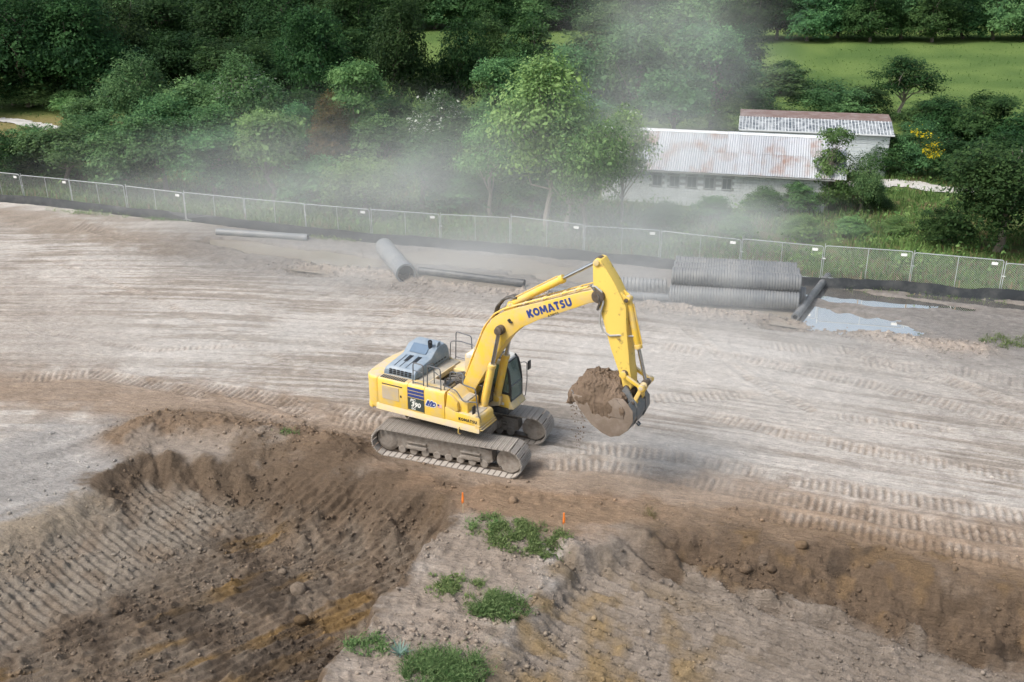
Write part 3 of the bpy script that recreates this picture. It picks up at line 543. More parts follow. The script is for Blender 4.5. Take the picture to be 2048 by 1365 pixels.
# fuel tank with sloping shoulder, tool box in front
tk = MB(); tk.prism([(.37, 1.74), (.37, 2.74), (.47, 2.80), (.62, 2.74), (.86, 2.55), (1.18, 2.50), (1.22, 2.46), (1.22, 1.74)], -1.32, -.55); U(tk, 'fuel_tank', YEL, bevel=.03)
tk = MB(); tk.prism([(.365, 1.74), (.365, 2.22), (.46, 2.24), (.80, 2.12), (1.70, 2.10), (1.77, 2.02), (1.79, 1.74)], -1.47, -.46); tb = U(tk, 'tool_box', YEL, bevel=.03)
q = MB(); q.prism([(.40, 2.25), (.47, 2.76), (.62, 2.70), (.88, 2.47), (.90, 2.15), (.82, 2.13)], -1.465, -1.30); U(q, 'tank_shoulder', YEL, bevel=.03)
for x0, x1, zt, nm in ((.66, 1.14, 2.555, 0), (1.0, 1.62, 2.115, 1)):
    q = MB()
    if nm: q.b2(x0, x1, -1.25, -.62, zt - .01, zt + .012)
    else: q.b2(.90, 1.16, -1.24, -.62, 2.52, 2.545)
    U(q, 'anti_slip_plate', DECK, parent=tb, bevel=.004)
heavy_word(tb, 1.30, -1.474, 1.905, .74, .115, 0, BLACK)
# engine bay block under the hood, walkway, pump bay
q = MB(); q.b2(-2.5, -1.10, -1.0, 1.46, 1.62, 2.74); U(q, 'engine_bay', YDUST, bevel=.03)
q = MB(); q.b2(-1.10, -.62, -1.0, 1.25, 2.64, 2.76); wk = U(q, 'walkway', DECK, bevel=.012)
q = MB(); q.b2(-.62, -.57, -1.0, .78, 2.60, 2.79); U(q, 'walkway_kerb', YDUST, parent=wk, bevel=.008)
q = MB(); q.b2(-1.10, .10, .62, 1.46, 1.62, 2.70); U(q, 'left_housing', YDUST, bevel=.03)
q = MB(); q.b2(-.57, .30, -1.0, .60, 1.6, 2.05); pb = U(q, 'pump_bay', DARK)
q = MB(); q.tube([(-.45, -.15, 2.30), (.12, -.15, 2.30)], .24, 18); q.tube([(-.40, .22, 2.34), (.05, .22, 2.34)], .18, 16); q.b2(.05, .28, -.5, .45, 2.0, 2.52); U(q, 'hydraulic_pump', MUD, parent=pb, bevel=.015)
for k in range(9):
    y = -.62 + k * .14; q = MB(); q.tube([(-.42 + .04 * (k % 3), y, 2.2), (-.30, y + .03, 2.62 + .05 * (k % 2)), (-.02, y + .05, 2.70), (.20, y * .6, 2.58 + .06 * (k % 3)), (.36, y * .45, 2.45)], .034, 7); U(q, 'hose', HOSE, parent=pb, bevel=0)
q = MB(); q.prism([(-1.0, 2.78), (-1.0, 2.72), (.30, 2.72), (.30, 2.78)], -1.02, -.60); U(q, 'right_deck', DECK, bevel=.012)
q = MB(); q.b2(.02, .26, -1.02, -.58, 2.77, 2.86); q.b2(.06, .12, -.98, -.92, 2.86, 3.05); U(q, 'battery_box', DARK, bevel=.01)
# hood
hp = [(-1.12, 2.76), (-1.09, 2.99), (-.98, 3.09), (-.05, 3.20), (.10, 3.22), (.50, 3.50), (1.02, 3.52), (1.20, 3.36), (1.26, 3.05), (1.26, 2.76)]
q = MB(); n = len(hp)
def hood_ring(x, ins, zs): return [(x, (y - .07) * (1 - ins) + .07, 2.76 + (z - 2.76) * zs) for y, z in hp]
rings = [hood_ring(-2.44, 0, .72), hood_ring(-2.40, .01, .90), hood_ring(-2.22, .02, 1.0), hood_ring(-1.34, .02, 1.0), hood_ring(-1.15, .01, .92), hood_ring(-1.11, 0, .72)]
vs = [p for r_ in rings for p in r_]; fs = [(k * n + i, k * n + (i + 1) % n, (k + 1) * n + (i + 1) % n, (k + 1) * n + i) for k in range(len(rings) - 1) for i in range(n)] + [tuple(range(n)), tuple(range((len(rings) - 1) * n, len(rings) * n))]
q.add(vs, fs); hood = U(q, 'engine_hood', HOODM, bevel=.03)
for r_ in range(3):
    for k in range(6):
        q = MB(); x = -2.22 + k * .165; z = 2.845 + r_ * .068; q.b2(x, x + .125, -1.125 + .0135 * (r_ + 1), -1.06, z, z + .046); U(q, 'vent_slot', BLACK, parent=hood, bevel=0)
q = MB(); q.b2(-2.12, -1.48, -.01, .012, 0, 0.01)
q = MB(); q.prism([(.14, 3.262), (.48, 3.498), (.455, 3.508), (.12, 3.275)], -2.14, -1.42, 'x'); U(q, 'hood_recess', mat('dark_hood_screen', (.09, .15, .23), .5), parent=hood, bevel=0)
for x in (-2.12, -1.88, -1.62):
    q = MB(); q.prism([(-.92, 3.10), (-.10, 3.205), (-.10, 3.215), (-.92, 3.112)], x, x + .014, 'x'); U(q, 'hood_seam', BLACK, parent=hood, bevel=0)
for x in (-1.98, -1.62):
    for k in range(3):
        q = MB(); q.prism([(-.50, 3.150), (-.05, 3.208), (-.05, 3.222), (-.50, 3.164)], x + k * .06, x + k * .06 + .032, 'x'); U(q, 'hood_slot', BLACK, parent=hood, bevel=0)
for k in range(7):
    q = MB(); y = -.3 + k * .2; q.b2(-1.135, -1.10, y, y + .13, 2.88, 2.93); U(q, 'vent_slot', BLACK, parent=hood, bevel=0)
q = MB(); q.tube([(-1.42, .45, 3.25), (-1.42, .45, 3.58), (-1.40, .42, 3.66), (-1.36, .36, 3.70)], .085, 14, False); q.tube([(-1.36, .36, 3.70), (-1.42, .45, 3.50)], .05, 10); ex = U(q, 'exhaust_stack', DARK, bevel=0)
q = MB(); q.prism([(.30, 3.2), (.62, 3.62), (.78, 3.62), (.84, 3.2)], -1.32, -1.18, 'x'); U(q, 'air_intake', HOODM, parent=ex, bevel=.02)
q = MB()
for k in range(12): q.b2(-2.42 + k * .09, -2.36 + k * .09, -1.40, -1.16, 2.775, 2.79)
U(q, 'top_grille', DARK, bevel=0)
# handrails
def rail(pts, r=.021, name='handrail'):
    P = [Vector(p) for p in pts]; out = [P[0]]
    for i in range(1, len(P) - 1):
        a, c = (P[i - 1] - P[i]), (P[i + 1] - P[i]); k = min(.09, a.length * .45, c.length * .45)
        p0, p1 = P[i] + a.normalized() * k, P[i] + c.normalized() * k
        out += [p0, (p0 + p1) / 4 + P[i] / 2, p1]
    out.append(P[-1]); q = MB(); q.tube(out, r, 8); return U(q, name, RAIL, bevel=0)
rail([(-1.03, -1.34, 2.76), (-1.0, -1.34, 3.60), (-.58, -1.34, 3.58), (-.58, -1.34, 2.76)]); rail([(-1.02, -1.34, 3.3), (-.58, -1.34, 3.28)], .016)
rail([(-1.03, -1.34, 2.84), (-.58, -1.34, 2.84)], .016); rail([(-.42, -1.35, 2.84), (.16, -1.35, 2.84)], .016)
rail([(-.42, -1.35, 2.76), (-.40, -1.33, 3.60), (.15, -1.36, 3.60), (.16, -1.36, 2.76)]); rail([(-.42, -1.34, 3.60), (-.36, -.98, 3.60), (-.36, -.98, 2.76)]); rail([(-.36, -.98, 3.25), (.12, -1.3, 3.25)], .016)
rail([(-1.02, 1.16, 2.74), (-1.0, 1.22, 3.50), (-.72, 1.38, 3.50), (-.10, 1.36, 3.46)]); rail([(-.90, 1.39, 2.74), (-.86, 1.39, 3.86), (-.18, 1.36, 3.80), (-.16, 1.36, 3.3)]); rail([(-.90, 1.39, 2.82), (-.30, 1.36, 2.82)], .016)
rail([(.20, -.80, 2.86), (.22, -.82, 3.30), (.80, -.86, 3.34), (1.02, -1.30, 3.16), (1.56, -1.36, 3.14), (1.62, -1.36, 2.66), (1.73, -1.38, 1.95), (1.70, -1.44, 1.80), (1.62, -1.46, 1.80)], .024)
rail([(.24, -1.28, 2.80), (.30, -1.34, 2.98), (.82, -1.42, 2.94), (1.10, -1.40, 2.56), (1.62, -1.36, 2.64)], .022)
mi = MB(); mi.box((1.56, -1.47, 2.38), (.05, .19, .30)); mo_ = U(mi, 'mirror', BLACK, bevel=.025); mo_['label'] = 'round-cornered mirror on the handrail beside the tool box'
mi = MB(); mi.tube([(1.58, -1.45, 2.40), (1.68, -1.40, 2.28)], .013, 6); U(mi, 'mirror_bracket', RAIL, parent=mo_, bevel=0)
sp = MB()
for k in range(4): sp.tube([(1.70 + .008 * k, -1.40, 2.06 - .05 * k), (1.76 + .008 * k, -1.36, 2.075 - .05 * k)], .022, 6)
U(sp, 'grip_clamp', BLACK, bevel=0)
# cab
def quadpane(name, pts, m, parent, t=.012):
    n_ = (Vector(pts[1]) - Vector(pts[0])).cross(Vector(pts[2]) - Vector(pts[0])).normalized() * t; q = MB()
    k = len(pts); q.add([Vector(p) + n_ / 2 for p in pts] + [Vector(p) - n_ / 2 for p in pts], [tuple(range(k)), tuple(range(2 * k - 1, k - 1, -1))] + [(i, k + i, k + (i + 1) % k, (i + 1) % k) for i in range(k)])
    return U(q, name, m, parent=parent, bevel=0, smooth=False)
Y0c, Y1c = .60, 1.53; cabb = MB(); cabb.prism([(.02, 1.60), (1.86, 1.60), (1.88, 1.88), (1.80, 2.14), (.02, 2.14)], Y0c, Y1c); cab_ = U(cabb, 'cab', YEL, bevel=.03)
q = MB(); q.prism([(.0, 3.25), (.04, 3.42), (.25, 3.46), (1.50, 3.44), (1.62, 3.38), (1.66, 3.27)], Y0c - .005, Y1c + .005); U(q, 'cab_roof', mat('dusty_white_roof', (.62, .61, .58), .7, dirt=(.42, .40, .37), amt=.7), parent=cab_, bevel=.04)
q = MB(); q.b2(.75, 1.40, .72, 1.42, 3.455, 3.475); U(q, 'roof_hatch', DARK, parent=cab_, bevel=.01)
q = MB(); q.b2(-.03, .30, Y0c, Y1c, 2.14, 3.40); U(q, 'cab_rear_wall', YDUST, parent=cab_, bevel=.05)
for y in (Y0c + .035, Y1c - .035):
    q = MB(); q.tube([(1.84, y, 2.12), (1.86, y, 2.45), (1.80, y, 2.95), (1.70, y, 3.28), (1.58, y, 3.40)], .05, 8); U(q, 'cab_pillar', BLACK, parent=cab_, bevel=0)
    q = MB(); q.b2(.30, .42, y - .035, y + .035, 2.14, 3.36); U(q, 'cab_pillar', BLACK, parent=cab_, bevel=.01)
    q = MB(); q.b2(.98, 1.07, y - .03, y + .03, 2.14, 3.38); U(q, 'cab_pillar', BLACK, parent=cab_, bevel=.01)
    quadpane('window_pane', [(.42, y, 2.16), (.98, y, 2.16), (.98, y, 3.30), (.42, y, 3.30)], GLASS, cab_)
    quadpane('window_pane', [(1.07, y, 2.16), (1.82, y, 2.16), (1.84, y, 2.45), (1.78, y, 2.95), (1.68, y, 3.28), (1.07, y, 3.30)], GLASS, cab_)
    q = MB(); q.b2(.40, 1.80, y - .03, y + .03, 2.13, 2.21); U(q, 'window_sill', BLACK, parent=cab_, bevel=.01)
quadpane('windscreen', [(1.875, Y0c + .06, 2.50), (1.875, Y1c - .06, 2.50), (1.70, Y1c - .06, 3.30), (1.70, Y0c + .06, 3.30)], GLASS, cab_)
quadpane('lower_windscreen', [(1.885, Y0c + .06, 1.90), (1.885, Y1c - .06, 1.90), (1.878, Y1c - .06, 2.46), (1.878, Y0c + .06, 2.46)], GLASS, cab_)
for z, x in ((1.885, 1.885), (2.48, 1.882), (3.32, 1.69)):
    q = MB(); q.tube([(x, Y0c + .03, z), (x, Y1c - .03, z)], .026, 8); U(q, 'windscreen_bar', BLACK if z > 3 else RAIL, parent=cab_, bevel=0)
for y in (Y0c + .04, Y1c - .04):
    q = MB(); q.tube([(1.885, y, 1.88), (1.882, y, 2.48)], .028, 8); U(q, 'windscreen_bar', BLACK, parent=cab_, bevel=0)
q = MB(); q.prism([(1.80, 1.56), (2.02, 1.60), (2.02, 1.66), (1.88, 1.88), (1.80, 1.88)], Y0c, Y1c + .02); U(q, 'cab_front_sill', YDUST, parent=cab_, bevel=.02)
q = MB(); q.b2(1.25, 1.62, .585, .602, 1.70, 1.80); U(q, 'warning_label', WHITE, parent=cab_, bevel=0)
q = MB(); q.b2(1.28, 1.42, .580, .586, 1.72, 1.79); U(q, 'warning_symbol', BLACK, parent=cab_, bevel=0)
q = MB(); q.b2(1.20, 1.50, .588, .602, 1.96, 2.05); U(q, 'data_plate', DARK, parent=cab_, bevel=0)
q = MB(); q.b2(.45, .98, .80, 1.32, 2.02, 2.22); q.b2(.42, .56, .82, 1.30, 2.2, 2.85); q.b2(.45, .53, .95, 1.17, 2.86, 3.05); U(q, 'driver_seat', BLACK, parent=cab_, bevel=.03)
q = MB(); q.b2(1.45, 1.65, .70, .86, 2.14, 2.58); q.tube([(1.25, .80, 2.14), (1.28, .80, 2.60)], .03, 8); q.tube([(1.25, 1.36, 2.14), (1.28, 1.36, 2.60)], .03, 8); U(q, 'control_console', DARK, parent=cab_, bevel=.015)
q = MB(); q.tube([(1.72, 1.56, 3.05), (1.95, 1.60, 3.12), (2.02, 1.62, 3.05), (2.04, 1.60, 2.4), (2.0, 1.56, 1.80), (1.9, 1.54, 1.72)], .018, 7); q.tube([(2.0, 1.6, 3.1), (2.10, 1.62, 3.0)], .014, 6); hr = U(q, 'cab_grab_rail', RAIL, parent=cab_, bevel=0)
q = MB(); q.box((2.12, 1.62, 3.02), (.05, .20, .34)); mo2 = U(q, 'mirror', BLACK, bevel=.02); mo2['label'] = 'mirror on the rail at the cab front corner'
# boom
BOOM = [(.42, 2.25), (.44, 2.70), (.58, 3.04), (.80, 3.58), (1.32, 4.88), (1.46, 5.12), (1.76, 5.50), (2.1, 5.73), (2.69, 6.0), (3.93, 6.5), (5.0, 6.94), (5.48, 7.10), (5.74, 7.05), (5.80, 6.90), (5.70, 6.76), (5.31, 6.62), (4.66, 6.29),
        (3.5, 5.72), (2.79, 5.28), (2.26, 4.75), (1.71, 3.92), (1.01, 2.68), (.86, 2.30), (.70, 2.10), (.52, 2.10)]
q = MB(); q.prism(BOOM, -.34, .34); boom = U(q, 'boom', YEL, bevel=.025)
for y in (-.36, .36):
    q = MB(); q.tube([(2.04, y * .9, 5.10), (2.04, y * 1.42, 5.10)], .17, 20); U(q, 'pin_boss', PINM, parent=boom, bevel=.015)
    q = MB(); q.tube([(.64, y * .9, 2.28), (.64, y * 1.28, 2.28)], .17, 18); U(q, 'foot_pin', PINM, parent=boom, bevel=.015)
q = MB(); q.tube([(5.62, -.40, 6.91), (5.62, .40, 6.91)], .22, 22); U(q, 'tip_pin', PINM, parent=boom, bevel=.015)
for y in (-.15, .15):
    q = MB(); q.prism([(1.98, 5.62), (2.20, 6.00), (2.30, 6.07), (2.40, 6.00), (2.62, 5.95)], y - .04, y + .04); U(q, 'cylinder_lug', YEL, parent=boom, bevel=.012)
q = MB(); q.tube([(2.29, -.23, 5.97), (2.29, .23, 5.97)], .065, 14); U(q, 'lug_pin', YDUST, parent=boom, bevel=.01)
for k, y in enumerate((-.27, -.21, -.15, .20, .27)):                      # pipework along the back of the boom
    off = .045 + .012 * (k % 2); pts = [(.55, y, 2.95), (.78, y, 3.60), (1.30, y, 4.90), (1.44, y, 5.14), (1.74, y, 5.53), (2.1, y, 5.78), (2.7, y, 6.05), (3.93, y, 6.55), (4.9, y, 6.97), (5.25, y, 7.12)]
    q = MB(); q.tube([(p[0] - off * .75, p[1], p[2] + off * .65) for p in pts], .024, 7); U(q, 'hydraulic_pipe', YEL, parent=boom, bevel=0)
for x, z in ((.98, 4.10), (1.2, 4.65), (1.60, 5.36), (2.9, 6.12), (3.6, 6.41), (4.3, 6.70), (4.8, 6.92)):
    q = MB(); q.box((x - .03, 0, z + .03), (.07, .60, .06)); U(q, 'pipe_clamp', YDUST, parent=boom, bevel=.008)
for k, y in enumerate((-.1, .05, .14)):
    q = MB(); q.tube([(1.60, y, 5.42), (1.72, y, 5.78), (1.95, y, 6.08), (2.25, y, 6.22), (2.50, y, 6.25)], .042, 8); U(q, 'hose', HOSE, parent=boom, bevel=0)
ang = math.atan2(6.70 - 5.94, 4.65 - 3.0)
heavy_word(boom, 3.86, -.3445, 6.20, 1.78, .275, ang, BLUE)
letters('lettering', 'A30055', .13, BLACK, 4.02, -.343, 5.985, boom, .002, 0, ang, 1.0, 1.1)
q = MB(); q.tube([(2.36, -.34, 5.50), (2.36, -.42, 5.50)], .05, 10); q.box((2.42, -.38, 5.44), (.12, .06, .06)); U(q, 'work_lamp', DARK, parent=boom, bevel=.01)
def cyl(name, p0, p1, k, r, rr, y, mat_=YEL, rodmat=CHROME, lab=None):
    p0, p1 = Vector((p0[0], y, p0[1])), Vector((p1[0], y, p1[1])); d = p1 - p0; e = p0 + d * k
    q = MB(); q.tube([p0, e - d.normalized() * .12], r, 18); q.tube([e - d.normalized() * .14, e], r * 1.16, 18); q.tube([p0 + Vector((0, -r * 1.05, 0)), p0 + Vector((0, r * 1.05, 0))], r * 1.05, 16); o = U(q, name, mat_, bevel=.01)
    q = MB(); q.tube([e, p1], rr, 14); U(q, 'rod', rodmat, parent=o, bevel=0)
    q = MB(); q.tube([p1 + Vector((0, -r * 1.1, 0)), p1 + Vector((0, r * 1.1, 0))], r * 1.1, 16); U(q, 'rod_eye', PINM if mat_ is YEL else mat_, parent=o, bevel=.01)
    off = Vector((-d.z, 0, d.x)).normalized() * (r + .03); q = MB(); q.tube([p0 + off * 1.0 + d * .06, p0 + off + d * (k - .05), e - d * .03 + off * .8], .022, 7); U(q, 'feed_pipe', YEL, parent=o, bevel=0)
    if lab: o['label'] = lab
    return o
cyl('boom_cylinder', (1.40, 2.00), (2.04, 5.10), .575, .125, .072, -.50, lab='boom cylinder on the side towards the pit')
cyl('boom_cylinder', (1.40, 2.00), (2.04, 5.10), .575, .125, .072, .50, lab='boom cylinder beside the cab')
q = MB(); q.prism([(1.05, 1.6), (1.55, 1.75), (1.58, 2.05), (1.40, 2.15), (1.1, 2.1), (.9, 1.8)], -.72, -.38); q.prism([(1.05, 1.6), (1.55, 1.75), (1.58, 2.05), (1.40, 2.15), (1.1, 2.1), (.9, 1.8)], .38, .58); q.prism([(.2, 1.6), (.3, 2.3), (.62, 2.46), (.85, 2.3), (1.1, 1.6)], -.50, -.36); q.prism([(.2, 1.6), (.3, 2.3), (.62, 2.46), (.85, 2.3), (1.1, 1.6)], .36, .50); U(q, 'boom_bracket', YDUST, bevel=.02)
for k in range(6):
    y = -.30 + .12 * k; q = MB(); q.tube([(.95, y, 1.75), (1.30, y, 1.95), (1.32, y * 1.1, 2.45), (1.22, y, 2.75), (1.05, y * .8, 2.72)], .03, 7); U(q, 'hose', HOSE, bevel=0)
cyl('arm_cylinder', (2.29, 5.97), (5.50, 8.02), .60, .125, .065, 0)
# arm
ARM = [(5.36, 8.02), (5.46, 8.14), (5.62, 8.12), (6.12, 7.45), (6.40, 6.96), (6.56, 6.70), (6.62, 5.90), (6.72, 5.19), (6.78, 4.68), (6.86, 4.25), (6.88, 3.92), (6.80, 3.76), (6.66, 3.74), (6.57, 3.90), (6.52, 4.12), (6.10, 5.14), (5.66, 6.48), (5.48, 6.80), (5.42, 7.10), (5.38, 7.50)]
q = MB(); q.prism(ARM, -.27, .27); arm = U(q, 'arm', YGREASE, bevel=.022); arm['label'] = 'yellow arm with dark grease streaks'
q = MB(); q.tube([(5.50, -.33, 8.02), (5.50, .33, 8.02)], .10, 16); U(q, 'top_pin', YDUST, parent=arm, bevel=.01)
q = MB(); q.tube([(6.72, -.36, 3.86), (6.72, .36, 3.86)], .11, 16); U(q, 'tip_pin', PINM, parent=arm, bevel=.01)
q = MB(); q.tube([(6.63, -.42, 4.38), (6.63, .42, 4.38)], .12, 16); U(q, 'link_pin', PINM, parent=arm, bevel=.01)
for y in (-.13, .13):
    q = MB(); q.prism([(6.30, 7.12), (6.42, 7.05), (6.62, 6.92), (6.58, 6.76), (6.50, 6.72)], y - .035, y + .035); U(q, 'cylinder_lug', YGREASE, parent=arm, bevel=.01)
q = MB(); q.tube([(6.53, -.20, 6.87), (6.53, .20, 6.87)], .07, 12); U(q, 'lug_pin', PINM, parent=arm, bevel=.01)
q = MB(); q.tube([(5.36, -.24, 7.18), (5.52, -.32, 7.22), (5.74, -.36, 7.10), (5.82, -.36, 6.75), (5.72, -.34, 6.35), (5.70, -.33, 6.02), (5.84, -.32, 5.72), (6.08, -.31, 5.62), (6.36, -.28, 5.68), (6.62, -.16, 5.66), (6.80, -.08, 5.66)], .034, 8); U(q, 'hose', mat('pale_grey_hose', (.36, .36, .35), .6), parent=arm, bevel=0)
q = MB(); q.tube([(5.30, -.16, 7.16), (5.48, -.33, 7.10), (5.66, -.38, 6.95), (5.70, -.38, 6.70), (5.62, -.36, 6.45)], .045, 8); U(q, 'hose', HOSE, parent=arm, bevel=0)
cyl('bucket_cylinder', (6.53, 6.87), (7.28, 4.08), .585, .115, .062, 0)
# linkage
for y in (-.40, .40):
    q = MB(); a_, b_ = Vector((6.63, y, 4.38)), Vector((7.28, y, 4.04)); q.tube([a_, b_], .075, 4); q.tube([a_ - Vector((0, .07, 0)), a_ + Vector((0, .07, 0))], .12, 14); q.tube([b_ - Vector((0, .07, 0)), b_ + Vector((0, .07, 0))], .11, 14); U(q, 'link_arm', YEL, bevel=.008)
q = MB(); q.tube([(7.28, -.48, 4.05), (7.28, .48, 4.05)], .075, 14)
for y in (-.2, -.1, .1, .2): q.tube([(7.28, y - .02, 4.05), (7.28, y + .02, 4.05)], .12, 14)
U(q, 'link_cross_pin', YDUST, bevel=.005)
for y in (-.30, .30):
    q = MB(); a_, b_ = Vector((7.28, y, 4.04)), Vector((7.02, y, 3.45)); q.tube([a_, b_], .09, 4); q.tube([b_ - Vector((0, .08, 0)), b_ + Vector((0, .08, 0))], .115, 14); U(q, 'push_link', YEL, bevel=.008)
# bucket
BK = [(6.98, 3.52), (7.16, 3.30), (7.18, 2.95), (7.02, 2.58), (6.74, 2.32), (6.42, 2.20), (6.10, 2.28), (5.71, 2.50), (5.38, 2.84), (5.10, 3.18), (4.95, 3.46)]
HB = .74; q = MB(); ins = []
for i, p in enumerate(BK):
    a_ = Vector(BK[max(i - 1, 0)]); b_ = Vector(BK[min(i + 1, len(BK) - 1)]); t = (b_ - a_).normalized(); ins.append((p[0] + t.y * .05, p[1] - t.x * .05))
n = len(BK); vs = [(x, -HB, z) for x, z in BK] + [(x, HB, z) for x, z in BK] + [(x, -HB, z) for x, z in ins] + [(x, HB, z) for x, z in ins]
fs = []
for i in range(n - 1): fs += [(i, i + 1, n + i + 1, n + i), (2 * n + i, 3 * n + i, 3 * n + i + 1, 2 * n + i + 1), (i, 2 * n + i, 2 * n + i + 1, i + 1), (n + i, n + i + 1, 3 * n + i + 1, 3 * n + i)]
fs += [(0, n, 3 * n, 2 * n), (n - 1, 2 * n - 1 + 0, 4 * n - 1, 3 * n - 1)]
q.add(vs, fs); bucket = U(q, 'bucket', STEEL, bevel=0)
SIDE = BK + [(5.30, 3.46), (5.80, 3.38), (6.25, 3.44), (6.55, 3.66), (6.80, 3.66)]
for y in (-HB, HB):
    q = MB(); q.prism(SIDE, y - .025, y + .025); o = U(q, 'side_plate', BKT, parent=bucket, bevel=.008)
    q = MB(); q.prism([(6.22, 3.42), (6.53, 3.69), (6.78, 3.42), (6.86, 2.98), (6.30, 2.96)], y * 1.035 - .02, y * 1.035 + .02); U(q, 'wear_plate', BKT, parent=bucket, bevel=.008)
for y in (-.30, .30):
    q = MB(); q.prism([(6.60, 3.78), (6.72, 3.98), (6.84, 3.90), (7.02, 3.58), (7.12, 3.50), (7.18, 3.35), (7.20, 2.86), (7.10, 2.66), (7.00, 3.2), (6.80, 3.50), (6.62, 3.64)], y * 1.28 - .035, y * 1.28 + .035); U(q, 'bucket_ear', STEEL, parent=bucket, bevel=.012)
q = MB(); q.tube([(7.02, -.50, 3.45), (7.02, .50, 3.45)], .06, 12); U(q, 'link_pin', PINM, parent=bucket, bevel=.005)
q = MB(); q.tube([(7.04, -.07, 2.58), (7.13, -.07, 2.50), (7.13, .07, 2.50), (7.04, .07, 2.58)], .035, 8); U(q, 'lifting_eye', STEEL, parent=bucket, bevel=0)
for k in range(5):
    y = -.62 + k * .31; q = MB(); q.prism([(5.04, 3.28), (4.95, 3.32), (4.88, 3.56), (4.93, 3.56), (5.04, 3.44)], y - .06, y + .06); U(q, 'tooth', STEEL, parent=bucket, bevel=.01)
# operator
# --- soil heaped in the bucket: a thing of its own
EARTH = mat('damp_brown_earth', (.135, .098, .07), .97, dirt=(.215, .16, .12), amt=.75, scale=1.8, bump=.05, bscale=9, spec=.1, sharp=(.35, .7))
EXM = Matrix.Translation((EXC[0], EXC[1], 0)) @ Matrix.Rotation(EXC[2], 4, 'Z') @ UP
nu, nv = 150, 120
uu, vv = np.meshgrid(np.linspace(0, 1, nu), np.linspace(-1, 1, nv)); lx = 4.74 + uu * 2.08; ly = vv * .80
edge_ = 1 - np.abs(vv) ** 3.2
top = np.interp(lx, [4.74, 4.84, 5.1, 5.5, 5.9, 6.3, 6.6, 6.82], [3.42, 3.66, 3.92, 4.20, 4.12, 4.06, 3.92, 3.6])
lip = np.interp(lx, [4.74, 4.95, 5.3, 5.8, 6.25, 6.55, 6.82], [3.12, 3.22, 3.30, 3.26, 3.26, 3.30, 3.2])
hz_ = lip + (top - lip) * edge_ ** .55
nn = fbm(lx * 3.1, ly * 3.1, 301, 4, .6) - .5; n2_ = fbm(lx * 8, ly * 8, 305, 3, .6) - .5
hz_ = hz_ + nn * .24 * edge_ ** .5 + n2_ * .15 + (fbm(lx * 19, ly * 19, 311, 2) - .5) * .10; lx2 = lx + (fbm(ly * 4, hz_ * 4, 307, 3) - .5) * .22; ly2 = ly + (fbm(lx * 4, hz_ * 4, 309, 3) - .5) * .16
Vh = np.stack([lx2, ly2, hz_], -1).reshape(-1, 3); base = Vh.copy(); inb = np.interp(base[:, 0], [4.7, 5.1, 5.7, 6.4, 6.9], [3.32, 3.15, 2.62, 2.35, 2.75]); base[:, 2] = np.minimum(inb, Vh[:, 2] - .05); base[:, 1] = np.clip(base[:, 1], -.70, .70); base[:, 0] = np.clip(base[:, 0], 4.98, 6.95)
I = np.arange(nu * nv).reshape(nv, nu); Ft = np.stack([I[:-1, :-1], I[:-1, 1:], I[1:, 1:], I[1:, :-1]], -1).reshape(-1, 4); Fb = Ft[:, ::-1] + nu * nv
bd = np.concatenate([I[0, :], I[1:, -1], I[-1, -2::-1], I[-2:0:-1, 0]]); Fs = np.stack([bd, bd + nu * nv, np.roll(bd, -1) + nu * nv, np.roll(bd, -1)], -1)
ld = obj('soil_load', np_mesh('soil_load', np.concatenate([Vh, base]), np.concatenate([Ft, Fb, Fs]), EARTH, None, True)); ld.matrix_world = EXM
tag(ld, 'heap of brown earth piled in the raised bucket', 'soil')
# --- operator seen through the glass
def skin_person():
    HV = mat('hi_vis_green_cloth', (.16, .42, .07), .8); JE = mat('dark_work_trousers', (.03, .035, .05), .9); SK = mat('skin_tone', (.42, .26, .18), .6)
    P = [(0, 0, 0), (-.03, 0, .22), (-.02, 0, .42), (0, 0, .52), (.03, 0, .63), (.04, 0, .72)]                     # pelvis .. head top
    rad = [(.15, .13), (.15, .12), (.17, .11), (.06, .06), (.085, .075), (.07, .06)]; E_ = [(0, 1), (1, 2), (2, 3), (3, 4), (4, 5)]
    for s in (-1, 1):
        o = len(P); P += [(-.01, s * .19, .42), (.06, s * .25, .17), (.32, s * .24, .14), (.40, s * .23, .15)]; rad += [(.075, .075), (.055, .055), (.042, .042), (.04, .035)]; E_ += [(2, o), (o, o + 1), (o + 1, o + 2), (o + 2, o + 3)]
        o = len(P); P += [(.10, s * .10, .0), (.44, s * .13, .03), (.52, s * .13, -.36), (.62, s * .13, -.40)]; rad += [(.09, .09), (.065, .065), (.05, .05), (.045, .04)]; E_ += [(0, o), (o, o + 1), (o + 1, o + 2), (o + 2, o + 3)]
    me = bpy.data.meshes.new('person'); me.from_pydata(P, E_, []); t = bpy.data.objects.new('person_tmp', me); COL.objects.link(t)
    sk_ = t.modifiers.new('skin', 'SKIN'); t.modifiers.new('sub', 'SUBSURF').levels = 1
    for i, v in enumerate(me.skin_vertices[0].data): v.radius = rad[i]
    me.skin_vertices[0].data[0].use_root = True; bpy.context.view_layer.update()
    r = bpy.data.meshes.new_from_object(t.evaluated_get(bpy.context.evaluated_depsgraph_get())); bpy.data.objects.remove(t)
    for q in (HV, JE, SK): 
        r.materials.append(q)
    for p in r.polygons:
        c = p.center; p.material_index = 2 if (c.z > .50 or (c.x > .28 and abs(c.y) > .19 and c.z > .08)) else 1 if (c.z < .06) else 0; p.use_smooth = True
    return r
pe = obj('person', skin_person()); pe.matrix_world = EXM @ Matrix.Translation((.74, 1.06, 2.27)); tag(pe, 'seated person in a green high-visibility vest inside the cab', 'person')
